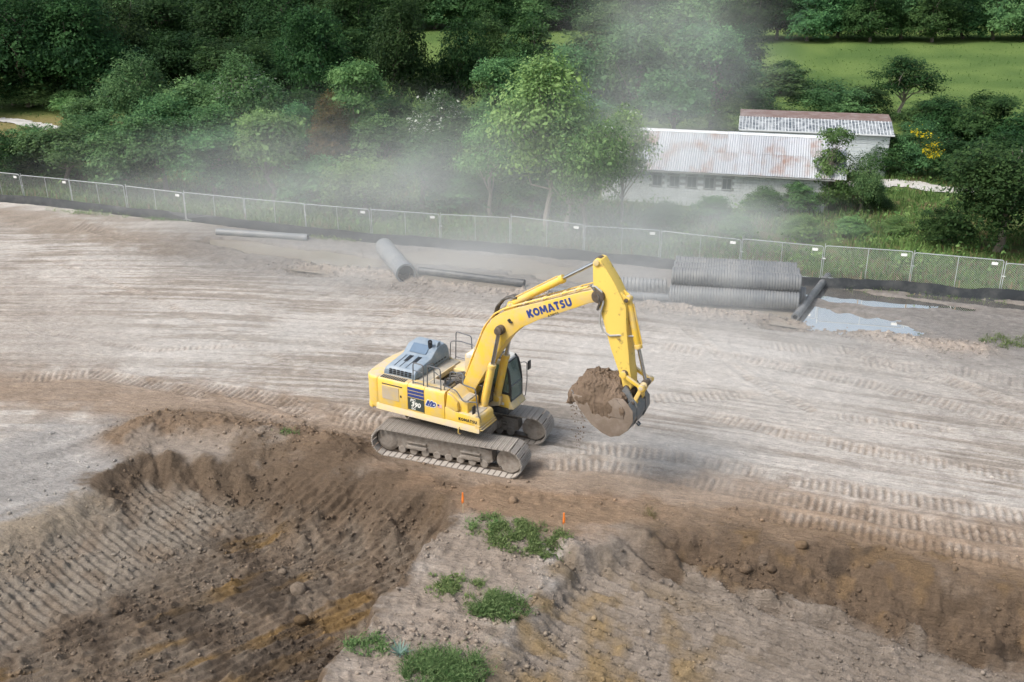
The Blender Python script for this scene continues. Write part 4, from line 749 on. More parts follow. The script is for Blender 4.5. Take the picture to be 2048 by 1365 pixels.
hm = MB(); hm.tube([(.04, 0, .70), (.04, 0, .76), (.04, 0, .80), (.04, 0, .825)], [.115, .105, .075, .02], 14); hm.tube([(.05, 0, .695), (.05, 0, .71)], .135, 14); ho = hm.build('hard_hat', WHITE, pe, 0, 1, True)
# crumbs dropping from the bucket lip
cv, cf = [], []
for k in range(110):
    t = random.random() ** 1.4; s = random.uniform(.012, .035) * (1.6 if k < 6 else 1); x, y, z = 4.90 + random.gauss(0, .07) + .22 * t, random.uniform(-.7, .3), 3.2 - 1.9 * t
    o = len(cv); cv += [(x + s, y, z), (x - s, y, z), (x, y + s, z), (x, y - s, z), (x, y, z + s), (x, y, z - s)]; cf += [tuple(o + i for i in f) for f in ((0, 2, 4), (2, 1, 4), (1, 3, 4), (3, 0, 4), (2, 0, 5), (1, 2, 5), (3, 1, 5), (0, 3, 5))]
cr_ = obj('falling_soil', mesh_of('falling_soil', cv, cf, EARTH)); cr_.matrix_world = EXM; kind(cr_, 'stuff', 'crumbs of soil dropping from the bucket')
# ------------------------------------------------------------------ temporary fence
GALV = mat('galvanised_tube', (.58, .61, .62), .45, .55, dirt=(.40, .42, .42), amt=.5)
WIRE = mat('galvanised_wire', (.55, .58, .59), .5, .4)
TAGM = mat('white_sign_plate', (.80, .80, .78), .6, dirt=(.6, .6, .58), amt=.4)
FP = [G(u, v, 1.9) for u, v in [(-150, 332), (-45, 343), (42, 352), (140, 361), (250, 372), (367, 386), (488, 398), (610, 409), (742, 420), (881, 430), (1022, 437), (1170, 455), (1323, 464), (1485, 482), (1650, 497), (1829, 509), (2012, 525), (2210, 540)]]
PW, PH = 4.3, 1.88
def panel_meshes():
    q = MB(); c = .12; pts = []
    for (x, z, a0) in ((c, PH - c, 180), (PW - c, PH - c, 90), (PW - c, c + .1, 0), (c, c + .1, -90)):
        pts += [(x + c * math.cos(R(a0 - t)), 0, z + c * math.sin(R(a0 - t))) for t in (0, 30, 60, 90)]
    q.tube(pts + [pts[0]], .024, 6, False); fr = mesh_of('frame', q.v, q.f, GALV, smooth=True)
    q = MB(); q.tube([(PW / 2, 0, .1), (PW / 2, 0, PH)], .018, 6); mp = mesh_of('middle_post', q.v, q.f, GALV, smooth=True)
    q = MB(); sp = .115; k = -PH
    while k < PW:                                                        # two families of crossing wires
        for s in (1, -1):
            z0, z1_ = .12, PH - .02; xa, xb = (k, k + PH) if s > 0 else (k + PH, k)
            t0, t1 = 0.0, 1.0
            for lim, sg in ((.03, 1), (PW - .03, -1)):
                if (xa - lim) * sg < 0 and (xb - lim) * sg < 0: t0 = 2
                elif (xa - lim) * sg < 0: t0 = max(t0, (lim - xa) / (xb - xa))
                elif (xb - lim) * sg < 0: t1 = min(t1, (lim - xa) / (xb - xa))
            if t0 < t1: q.tube([(xa + (xb - xa) * t, .004 * s, z0 + (z1_ - z0) * t) for t in (t0, t1)], .0042, 3, False)
        k += sp
    wi = mesh_of('wire_mesh', q.v, q.f, WIRE)
    q = MB(); q.box((PW - .42, -.03, PH - .20), (.30, .012, .15)); sg = mesh_of('sign_plate', q.v, q.f, TAGM)
    q = MB(); q.tube([(0, 0, -.12), (0, 0, PH + .12)], .022, 6); po = mesh_of('end_post', q.v, q.f, GALV, smooth=True)
    q = MB(); q.tube([(-.06, .02, PH * .62), (PW * 0 + .08, -.02, PH * .62)], .03, 6); cl_ = mesh_of('clamp', q.v, q.f, GALV)
    return fr, mp, wi, sg, po, cl_
PM = panel_meshes()
ORD = ['first', 'second', 'third', 'fourth', 'fifth', 'sixth', 'seventh', 'eighth', 'ninth', 'tenth', 'eleventh', 'twelfth', 'thirteenth', 'fourteenth', 'fifteenth', 'sixteenth', 'seventeenth']
nvis = 0
for i in range(1, len(FP) - 1):
    (x0, y0), (x1, y1) = FP[i], FP[i + 1]; L_ = math.hypot(x1 - x0, y1 - y0)
    e = empty('fence_panel', (x0, y0, max(z1(x0, y0), -.02) + .0), math.atan2(y1 - y0, x1 - x0)); e.rotation_euler[0] = random.uniform(-.05, .05)
    e.scale = ((L_ - .08) / PW, 1, 1)
    for nm, me in zip(('frame', 'middle_post', 'wire_mesh', 'sign_plate', 'end_post', 'clamp'), PM):
        if nm == 'sign_plate' and i in (3, 5, 6, 9): continue
        o = obj(nm, me, e)
    tag(e, f'chain-link fence panel, {ORD[i - 1]} from the left end of the fence', 'fence panel', 'temporary fence panels')
# black silt fence in front of it
FAB = mat('black_silt_fabric', (.018, .022, .026), .6, dirt=(.10, .10, .095), amt=.6, scale=1.2, bump=.02, bscale=3)
sv, sfc = [], []; npt = 420; arc = np.r_[0, np.cumsum(np.hypot(*np.diff(SILT, axis=0).T))]; tt = np.linspace(arc[1] - 6, arc[-2] + 6, npt)
px_, py_ = np.interp(tt, arc, SILT[:, 0]), np.interp(tt, arc, SILT[:, 1]); pz_ = zat(px_, py_ - .4)
for k in range(npt):
    h = .62 + .015 * math.sin(tt[k] * .9) + .05 * (float(vn(np.array([tt[k] * .5]), np.array([0.]), 401)[0]) - .5) * 2
    ln = .03 * math.sin(tt[k] * 2.1) + .06 * (float(vn(np.array([tt[k] * .8]), np.array([3.]), 403)[0]) - .5)
    for j, f in enumerate((0, .12, .35, .65, 1.0)):
        sv.append((px_[k], py_[k] - .40 + .35 * f * f * .3 + ln * math.sin(f * 3) * .8 - (.10 if j == 0 else 0), pz_[k] - .06 + h * f))
    if k: sfc += [((k - 1) * 5 + j, k * 5 + j, k * 5 + j + 1, (k - 1) * 5 + j + 1) for j in range(4)]
n0 = len(sv); sv += [(x, y + .012, z) for x, y, z in sv]; sfc += [tuple(n0 + i for i in f[::-1]) for f in sfc]
sf = empty('silt_fence', (0, 0, 0)); tag(sf, 'long low black silt fence along the foot of the chain-link fence', 'silt fence')
obj('fabric', mesh_of('fabric', sv, sfc, FAB, norm=False, smooth=True), sf)
q = MB(); q.box((0, 0, .42), (.04, .04, 1.0)); stk = mesh_of('stake', q.v, q.f, mat('weathered_stake', (.30, .24, .17), .9))
for k in range(6, npt, 13):
    o = obj('stake', stk, sf); o.location = (px_[k], py_[k] - .22, pz_[k]); o.rotation_euler = (random.uniform(-.08, .08), random.uniform(-.08, .08), 0)

# ------------------------------------------------------------------ pipes
PIPE = mat('grey_plastic_pipe', (.15, .16, .17), .5, dirt=(.27, .265, .255), amt=.8, scale=1.1, sharp=(.35, .75))
PIPE_S = mat('smooth_grey_pipe', (.17, .18, .19), .45, dirt=(.27, .265, .255), amt=.7, scale=1.0)
PIPE_K = mat('black_plastic_pipe', (.035, .037, .04), .45, dirt=(.16, .15, .14), amt=.7, scale=1.6)
INNER = mat('pipe_lining', (.05, .05, .052), .7)
def pipe(a, b, r, m, label, ribs=0, grp=None, bell=False, name='drainage_pipe', rib=.045):
    a, b = Vector(a), Vector(b); L_ = (b - a).length; e = empty(name, a); e.rotation_mode = 'QUATERNION'; e.rotation_quaternion = (b - a).to_track_quat('X', 'Z')
    prof = []
    if ribs:
        p = L_ / ribs
        for k in range(ribs):
            x = k * p; prof += [(x, r - rib), (x + p * .18, r - rib), (x + p * .30, r), (x + p * .72, r), (x + p * .84, r - rib)]
        prof.append((L_, r - rib))
    else:
        prof = [(0, r), (L_ * .5, r), (L_ - .5, r)] + ([(L_ - .48, r * 1.07), (L_ - .05, r * 1.07), (L_, r * 1.04)] if bell else [(L_, r)])
    n = 32; vs = [(x, rr * math.cos(2 * math.pi * k / n), rr * math.sin(2 * math.pi * k / n)) for x, rr in prof for k in range(n)]
    fs = [(i * n + k, i * n + (k + 1) % n, (i + 1) * n + (k + 1) % n, (i + 1) * n + k) for i in range(len(prof) - 1) for k in range(n)]
    obj('pipe_wall', mesh_of('pipe_wall', vs, fs, m, smooth=True), e)
    ri = r - rib - .03; q = MB(); c = lambda x, rr: [(x, rr * math.cos(2 * math.pi * k / n), rr * math.sin(2 * math.pi * k / n)) for k in range(n)]
    q.add(c(0, ri) + c(L_, ri), [(k, n + k, n + (k + 1) % n, (k + 1) % n) for k in range(n)]); q.build('pipe_bore', INNER, e, smooth=True, norm=False)
    for x, nm in ((0, 0), (L_, 1)):
        q = MB(); ro = prof[0][1] if nm == 0 else prof[-1][1]; q.add(c(x, ro) + c(x, ri), [(k, (k + 1) % n, n + (k + 1) % n, n + k) for k in range(n)]); q.build('pipe_rim', m, e, norm=False)
    tag(e, label, 'pipe', grp); return e
def PP(u, v, z): x, y = G(u, v, z); return Vector((x, y, z))
r_ = .46; A1, B1 = PP(1339, 587, r_), PP(1597, 603, r_); d_ = (B1 - A1).normalized(); n_ = Vector((-d_.y, d_.x, 0))
row = 'corrugated pipes stacked in the wet ditch'
pipe(A1, B1, r_, PIPE, 'ribbed grey drainage pipe at the front bottom of the stack', 46, row)
pipe(A1 + n_ * .94 + d_ * .45, B1 + n_ * .94 + d_ * .38, r_, PIPE, 'ribbed pipe in the stack whose end sticks out beside the dark smooth pipe', 46, row)
pipe(A1 + n_ * 1.88, B1 + n_ * 1.88, r_, PIPE, 'ribbed pipe in the bottom row behind the protruding one', 46, row)
pipe(A1 + n_ * 2.82, B1 + n_ * 2.82, r_, PIPE, 'ribbed pipe at the back bottom of the stack, towards the fence', 46, row)
up_ = Vector((0, 0, .805))
pipe(A1 + n_ * .47 + up_ + d_ * .05, B1 + n_ * .47 + up_ + d_ * .06, r_, PIPE, 'ribbed grey pipe on top of the stack, front of the upper row', 46, row)
pipe(A1 + n_ * 1.41 + up_ + d_ * .1, B1 + n_ * 1.41 + up_ + d_ * .04, r_, PIPE, 'ribbed grey pipe in the middle of the upper row', 46, row)
pipe(A1 + n_ * 2.35 + up_ + d_ * .15, B1 + n_ * 2.35 + up_ - d_ * .05, r_, PIPE, 'ribbed grey pipe at the back of the upper row', 46, row)
pipe(PP(1218, 566, .36), PP(1334, 572, .36), .37, PIPE, 'coarse ribbed grey pipe lying left of the stack behind the excavator arm', 15, rib=.06)
pipe(PP(1096, 581, .16), PP(1351, 597, .16), .20, PIPE, 'thin finely ribbed grey pipe half sunk in mud before the stack', 60, rib=.02)
pipe(PP(1656, 552, .18), PP(1590, 635, .20), .19, mat('scuffed_grey_pipe', (.10, .105, .11), .5, dirt=(.26, .25, .24), amt=.7, scale=2.0), 'dark smooth pipe lying askew at the right end of the stack')
pipe(PP(768, 494, .52), PP(812, 548, .50), .52, PIPE_S, 'wide smooth grey pipe with open end pointing at the camera', bell=True)
pipe(PP(434, 464, .18), PP(616, 476, .18), .22, PIPE_S, 'long thin pale grey pipe by the silt fence', bell=True)
pipe(PP(838, 541, .14), PP(1049, 567, .14), .20, PIPE_K, 'long dark pipe lying in the muddy water before the boom', bell=True)

# ------------------------------------------------------------------ survey stakes
ORG = mat('orange_flagging', (.85, .22, .03), .7); WOOD = mat('lath_wood', (.45, .35, .24), .85)
for (u, v, vt, lab) in ((926, 1028, 996, 'survey stake with a single orange ribbon at the tip of the spur'), (1127, 1068, 1023, 'survey stake with ragged orange ribbon beside the larger grass patch')):
    x, y = G(u, v); z0 = z1(x, y); e = empty('survey_stake', (x, y, z0)); h = .8; tag(e, lab, 'survey stake', 'orange-flagged survey stakes')
    q = MB(); q.prism([(-.022, -.2), (.022, -.2), (.022, h - .04), (0, h), (-.022, h - .04)], -.009, .009); q.build('lath', WOOD, e); q = MB()
    for k in range(5):
        a0 = 2.2 * k; q.add([(-.018, -.015, h - .03), (.02, -.015, h - .03), (.03 * math.cos(a0) + .02, -.03 + .03 * math.sin(a0), h - .26 - .05 * k), (-.03 + .02 * math.cos(a0), -.03, h - .22 - .04 * k)], [(0, 1, 2, 3)])
    q.box((0, 0, h - .07), (.05, .03, .11)); q.build('ribbon', ORG, e)

# ------------------------------------------------------------------ barn of white block with a rusting corrugated roof
BLOCK = mat('white_painted_block', (.66, .68, .68), .9, dirt=(.40, .41, .39), amt=.6, scale=.8, bump=.006, bscale=30, world=True)
MORT = mat('grey_mortar', (.36, .36, .35), .95)
ROOFM = mat('white_roof_sheet_with_rust', (.46, .475, .50), .6, dirt=(.30, .15, .09), amt=.8, scale=.55, detail=9, sharp=(.50, .68), world=True)
DKROOF = mat('weathered_dark_roof_sheet', (.07, .085, .10), .6, dirt=(.40, .42, .43), amt=.85, scale=2.2, detail=9, sharp=(.40, .62), world=True); RIBW = mat('white_roof_rib', (.68, .70, .71), .6)
RUST = mat('rusty_roof_sheet', (.16, .105, .09), .85, dirt=(.27, .235, .225), amt=.7, scale=1.5)
SIDING = mat('white_siding', (.66, .70, .72), .7, dirt=(.45, .48, .48), amt=.5); WGL = mat('dusty_window_glass', (.06, .075, .075), .2, dirt=(.16, .17, .165), amt=.6); WFR = mat('grey_window_frame', (.33, .34, .33), .7)
BA = -.235; E2 = Vector((*G(1672, 360, 2.45), 2.45)); bd = Vector((math.cos(BA), math.sin(BA), 0)); BL = 15.6; RD, RZ = 3.7, 2.0
barn = empty('block_barn', (E2.x, E2.y, 0), BA); tag(barn, 'long white block barn with rust-streaked corrugated metal roof', 'barn')
# local: x runs to the left as negative, y away from the camera, eave line at y=0, wall at y=.45
q = MB(); q.b2(-BL + .4, -.42, .50, .62, 0, 2.52); q.b2(-BL + .4, -.42, 6.8, 6.9, 0, 2.52); q.prism([(.62, 0), (.62, 2.5), (RD, 4.3), (6.8, 2.5), (6.8, 0)], -.54, -.42, 'x'); q.prism([(.62, 0), (.62, 2.5), (RD, 4.3), (6.8, 2.5), (6.8, 0)], -BL + .4, -BL + .52, 'x'); q.build('wall', MORT, barn)
wins = [-14.1 + 0, -12.95, -11.75, -10.45, -9.1]; wins = [-11.45, -10.3, -9.15, -8.0, -6.85]
bm_ = {}
def block_mesh(w):
    if w not in bm_: q = MB(); q.box((0, 0, 0), (w, .08, .186)); bm_[w] = mesh_of('concrete_block', q.v, q.f, BLOCK, .008, 1)
    return bm_[w]
nb = 0
for rr in range(12):
    z = .10 + rr * .2; x = -BL + .42 + (.2 if rr % 2 else 0)
    while x < -.5:
        w = .385; xc = x + .2
        if 1.22 < z < 2.12 and any(abs(xc - wx) < .34 + .10 for wx in wins):
            x += .4; continue
        if -14.4 < xc < -.6 and rr >= 3 and nb < 298:
            o = obj('concrete_block', block_mesh(w), barn); o.location = (xc, .475 + random.uniform(-.004, .004), z); nb += 1
        x += .4
q = MB()
for rr in range(3): q.b2(-BL + .42, -.5, .44, .50, .007 + rr * .2, .193 + rr * .2)
q.build('base_course', BLOCK, barn, .006, 1)
for wx in wins:
    w = MB()
    for dx in (-.32, .32): w.b2(wx + dx - .035, wx + dx + .035, .40, .50, 1.28, 2.08)
    for zz in (1.28, 2.05): w.b2(wx - .35, wx + .35, .395, .50, zz - .035, zz + .035)
    wo = w.build('window', WFR, barn, .006, 1); w = MB(); w.b2(wx - .29, wx + .29, .455, .47, 1.31, 2.02); w.build('pane', WGL, wo)
    w = MB(); w.b2(wx - .012, wx + .012, .44, .455, 1.31, 2.02); w.build('glazing_bar', WFR, wo)
def sheet(wd, ln, per=.16, amp=.022):
    n = int(wd / per * 6); vs = []
    for j in (0, 1):
        for i in range(n + 1):
            x = wd * i / n; vs.append((x, j * ln, amp * math.cos(2 * math.pi * x / per)))
    return vs, [(i, i + 1, n + 2 + i, n + 1 + i) for i in range(n)]
sl_ = math.atan2(RZ, RD); LS = math.hypot(RD, RZ); v1, f1 = sheet(.80, LS * .5 + .08); sh_mes = [mesh_of('roof_sheet', v1, f1, mm, norm=False, smooth=True) for mm in [mat(f'white_roof_sheet_rust_grade_{g}', tuple(c * w for c in (.46, .475, .50)), .6, dirt=(.30, .16, .10), amt=a_, scale=.8, detail=10, sharp=(lo_, lo_ + .22), world=True) for g, (a_, lo_, w) in enumerate(((.25, .5, 1.05), (.5, .48, .98), (.75, .46, .95), (.85, .42, .9), (.3, .52, 1.0)))]]
k = 0; x = -BL
while x < 0:
    for row_ in (0, 1):
        o = obj('roof_sheet', random.choice(sh_mes), barn); o.location = (x, row_ * (RD * .5), 2.45 + row_ * RZ * .5 + .02 * (1 - row_) * 0 + (.012 if k % 2 else 0) + .018 * row_ + random.uniform(0, .006)); o.rotation_euler = (sl_ + random.uniform(-.004, .004), random.uniform(-.003, .003), random.uniform(-.006, .006))
    k += 1; x += .772
q = MB(); q.add([(-BL, RD, 2.45 + RZ), (0, RD, 2.45 + RZ), (0, 2 * RD, 2.45), (-BL, 2 * RD, 2.45)], [(0, 1, 2, 3)]); q.build('back_roof', ROOFM, barn)
q = MB(); q.prism([(RD - .22, 2.45 + RZ - .07), (RD, 2.45 + RZ + .06), (RD + .22, 2.45 + RZ - .07), (RD, 2.45 + RZ + .035)], -BL, .05, 'x'); q.build('ridge_cap', RIBW, barn)
q = MB(); q.prism([(.0, 2.36), (.0, 2.43), (RD, 2.43 + RZ), (2 * RD, 2.43), (2 * RD, 2.36), (RD, 2.30 + RZ)], -.06, .0, 'x'); q.build('barge_board', RUST, barn)
q = MB(); q.b2(-BL + .1, -.05, .02, .06, 2.33, 2.42); q.build('fascia', MORT, barn)
# second building behind
S1 = Vector((*G(1790, 272, 3.2), 3.2)); shed = empty('metal_shed', (S1.x, S1.y, 0), BA + .02); tag(shed, 'white sided shed with dark ribbed roof behind the barn', 'shed')
SL_, SD, SZ = 11.2, 2.5, .55
q = MB(); q.b2(-SL_ + .2, -.3, .3, .4, 0, 3.2); q.b2(-SL_ + .2, -SL_ + .3, .4, 4.8, 0, 3.2); q.b2(-.4, -.3, .4, 4.8, 0, 3.2); q.build('wall', SIDING, shed)
pm = MB(); pm.box((0, 0, 0), (SL_ - .55, .035, .27)); pme = mesh_of('siding_board', pm.v, pm.f, SIDING, .01, 1)
for k in range(10):
    o = obj('siding_board', pme, shed); o.location = (-SL_ / 2, .275, .17 + k * .305); o.rotation_euler = (R(4), 0, 0)
sl2 = math.atan2(SZ, SD); ls2 = math.hypot(SD, SZ)
rs = MB(); rs.box((.12, ls2 / 2, 0), (.235, ls2, .02)); rsm = mesh_of('roof_sheet', rs.v, rs.f, DKROOF); rb = MB(); rb.prism([(-.022, 0), (-.012, .03), (.012, .03), (.022, 0)], 0, ls2); rbm = mesh_of('roof_rib', rb.v, rb.f, RIBW)
for k in range(46):
    o = obj('roof_sheet', rsm, shed); o.location = (-SL_ + k * .243, 0, 3.2); o.rotation_euler = (sl2, 0, 0); o2 = obj('roof_rib', rbm, o); o2.location = (0, 0, .012)
q = MB(); q.b2(-SL_, 0, -.04, .02, 3.14, 3.24); q.build('gutter', RIBW, shed)
q = MB(); q.add([(-SL_, SD, 3.2 + SZ), (0, SD, 3.2 + SZ), (0, SD + 2.6, 3.2 + SZ + .12), (-SL_, SD + 2.6, 3.2 + SZ + .12), (-SL_, SD, 3.1 + SZ), (0, SD, 3.1 + SZ), (0, SD + 2.6, 3.1 + SZ + .12), (-SL_, SD + 2.6, 3.1 + SZ + .12)], [(0, 1, 2, 3), (7, 6, 5, 4), (0, 4, 5, 1), (1, 5, 6, 2), (2, 6, 7, 3), (3, 7, 4, 0)]); q.build('rusty_back_roof', RUST, shed)
# gravel lane beside the buildings and the one at the far left
GRAV = mat('pale_gravel', (.50, .48, .45), .95, dirt=(.30, .28, .23), amt=.7, scale=1.2, bump=.03, bscale=12)
def lane(pts, w, name, lab):
    P = [Vector((*G(u, v), 0)) for u, v in pts]; vs, fs = [], []
    for i in range(len(P) - 1):
        for k in range(10):
            p = P[i].lerp(P[i + 1], k / 10); t = (P[i + 1] - P[i]).normalized(); nn_ = Vector((-t.y, t.x, 0))
            for j, s in enumerate((-1, -.4, .4, 1)):
                wv = w * (s + .25 * random.uniform(-1, 1) * (abs(s) == 1)); pp = p + nn_ * wv / 2; vs.append((pp.x, pp.y, z1(pp.x, pp.y) + .05 + .05 * (1 - abs(s))))
    n = len(vs) // 4; fs = [(4 * i + j, 4 * i + 4 + j, 4 * i + 5 + j, 4 * i + 1 + j) for i in range(n - 1) for j in range(3)]
    kind(obj(name, mesh_of(name, vs, fs, GRAV)), 'structure', lab)
lane([(1690, 375), (1790, 370), (1900, 385), (2000, 392), (2200, 400)], 2.2, 'gravel_path', 'pale gravel lane past the end of the barn'); lane([(-200, 228), (-40, 243), (30, 246), (68, 252), (120, 262)], 1.9, 'gravel_path', 'pale gravel lane at the far left')
# ------------------------------------------------------------------ vegetation
def leaf_material(name, dark, light, rough=.6, trans=.35):
    m, nt, b = new_mat(name); L = nt.links; b.inputs['Roughness'].default_value = rough; b.inputs['Specular IOR Level'].default_value = .1
    at = nt.nodes.new('ShaderNodeVertexColor'); at.layer_name = 'col'; mx = nt.nodes.new('ShaderNodeMix'); mx.data_type = 'RGBA'
    mx.inputs[6].default_value = (*dark, 1); mx.inputs[7].default_value = (*light, 1); sp = nt.nodes.new('ShaderNodeSeparateColor')
    L.new(at.outputs['Color'], sp.inputs[0]); L.new(sp.outputs[0], mx.inputs[0])
    oi = nt.nodes.new('ShaderNodeObjectInfo'); hs = nt.nodes.new('ShaderNodeHueSaturation'); mr = nt.nodes.new('ShaderNodeMapRange'); mr.inputs[3].default_value = .72; mr.inputs[4].default_value = 1.25
    L.new(oi.outputs['Random'], mr.inputs[0]); L.new(mr.outputs[0], hs.inputs['Value']); mr2 = nt.nodes.new('ShaderNodeMapRange'); mr2.inputs[3].default_value = .475; mr2.inputs[4].default_value = .525
    mu = nt.nodes.new('ShaderNodeMath'); mu.operation = 'FRACT'; m3 = nt.nodes.new('ShaderNodeMath'); m3.operation = 'MULTIPLY'; m3.inputs[1].default_value = 7.13; L.new(oi.outputs['Random'], m3.inputs[0]); L.new(m3.outputs[0], mu.inputs[0]); L.new(mu.outputs[0], mr2.inputs[0]); L.new(mr2.outputs[0], hs.inputs['Hue'])
    L.new(mx.outputs[2], hs.inputs['Color']); L.new(hs.outputs[0], b.inputs['Base Color'])
    t = nt.nodes.new('ShaderNodeBsdfTranslucent'); L.new(hs.outputs[0], t.inputs[0]); ms = nt.nodes.new('ShaderNodeMixShader'); ms.inputs[0].default_value = trans
    L.new(b.outputs[0], ms.inputs[1]); L.new(t.outputs[0], ms.inputs[2]); L.new(ms.outputs[0], nt.nodes['Material Output'].inputs[0]); return m
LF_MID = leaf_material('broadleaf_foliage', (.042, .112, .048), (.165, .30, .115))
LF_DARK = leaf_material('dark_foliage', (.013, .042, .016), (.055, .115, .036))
LF_LIGHT = leaf_material('light_green_foliage', (.075, .165, .055), (.235, .37, .135))
LF_RUST = leaf_material('rusty_tipped_foliage', (.045, .065, .022), (.16, .11, .04))
LF_PALE = leaf_material('pale_blossom', (.32, .36, .30), (.58, .60, .52))
LF_YEL = leaf_material('yellow_blossom', (.62, .40, .02), (.80, .60, .04))
LF_WEED = leaf_material('weed_foliage', (.075, .155, .045), (.24, .34, .11))
LF_GRASS = leaf_material('fresh_grass', (.08, .145, .045), (.28, .36, .15))
LF_FIELD = leaf_material('meadow_grass', (.09, .15, .04), (.19, .25, .08))
LF_DRY = leaf_material('dry_grass', (.16, .13, .06), (.30, .25, .13))
BARK = mat('grey_bark', (.17, .145, .12), .95, dirt=(.30, .27, .24), amt=.6, scale=5, bump=.02, bscale=12)
PBARK = mat('pale_bark', (.33, .29, .25), .9, dirt=(.20, .17, .14), amt=.6, scale=5)
def leaves(C, N, size, rng, flat=.0, aspect=1.7):
    """kite-shaped leaves at centres C, facing along N with scatter"""
    n = len(C); N = N + rng.normal(0, .55, (n, 3)); N[:, 2] += flat; N /= np.linalg.norm(N, axis=1)[:, None] + 1e-9
    T = rng.normal(0, 1, (n, 3)); T[:, 2] -= .4; T -= N * (T * N).sum(1)[:, None]; T /= np.linalg.norm(T, axis=1)[:, None] + 1e-9; B = np.cross(N, T)
    s = (size * np.exp(rng.normal(-.08, .42, n)))[:, None]; w = s / aspect
    V = np.stack([C - T * s * .5, C + B * w * .5 - N * s * .06, C + T * s * .5 + N * s * .05, C - B * w * .5 - N * s * .06], 1).reshape(-1, 3)
    return V, np.arange(4 * n).reshape(n, 4)
def crown(rng, ncl, per, rx, rz, zc, cs, leaf0, kind_='round', shell=.55, droop=0.0, lumps=None):
    """clumps spread through a crown volume; returns verts, faces, value"""
    CL = []; leaf = leaf0 * .78; per = int(per * 1.45)
    if lumps is None:
        lumps = [(0, 0, zc, rx * .62, rz * .72)] + [(rx * .55 * math.cos(a) * rng.uniform(.7, 1.1), rx * .55 * math.sin(a) * rng.uniform(.7, 1.1), zc + rz * rng.uniform(-.45, .5), rx * rng.uniform(.34, .5), rz * rng.uniform(.3, .48)) for a in rng.uniform(0, 6.28, 7)]
    tot = sum(l[3] ** 2 for l in lumps)
    for (x, y, z, a, b) in lumps:
        k = max(3, int(ncl * a * a / tot)); d = rng.normal(0, 1, (k, 3)); d /= np.linalg.norm(d, axis=1)[:, None]; r = shell + (1 - shell) * rng.random(k) ** .6; d[:, 2] = np.where(d[:, 2] < -.35, -d[:, 2] * .6, d[:, 2])
        CL.append(np.stack([x + d[:, 0] * a * r, y + d[:, 1] * a * r, z + d[:, 2] * b * r], 1))
    CL = np.concatenate(CL); k = len(CL); cv = rng.random(k)
    off = rng.normal(0, 1, (k, per, 3)) * np.array([cs, cs, cs * .6]); off[..., 2] -= droop * np.abs(rng.normal(0, 1, (k, per)))
    P = (CL[:, None] + off).reshape(-1, 3); cen = np.array([0, 0, zc - rz * .3]); Nn = P - cen; Nn /= np.linalg.norm(Nn, axis=1)[:, None] + 1e-9; Nn[:, 2] += .35
    V, F = leaves(P, Nn, leaf, rng); val = np.clip(np.repeat(cv, per) * .82 + rng.random(len(P)) * .2, 0, 1); val = np.repeat(val, 4)
    return V, F, np.stack([val, val, val], 1), CL
def limb(q, p0, p1, r0, r1, rng, n=5, bend=.12):
    p0, p1 = np.array(p0, float), np.array(p1, float); L_ = np.linalg.norm(p1 - p0); b = rng.normal(0, bend, (n + 1, 3)) * L_ * .5; b[0] = 0; b[-1] = 0
    pts = [p0 + (p1 - p0) * i / n + b[i] for i in range(n + 1)]; q.tube([tuple(p) for p in pts], [r0 + (r1 - r0) * i / n for i in range(n + 1)], 7); return pts
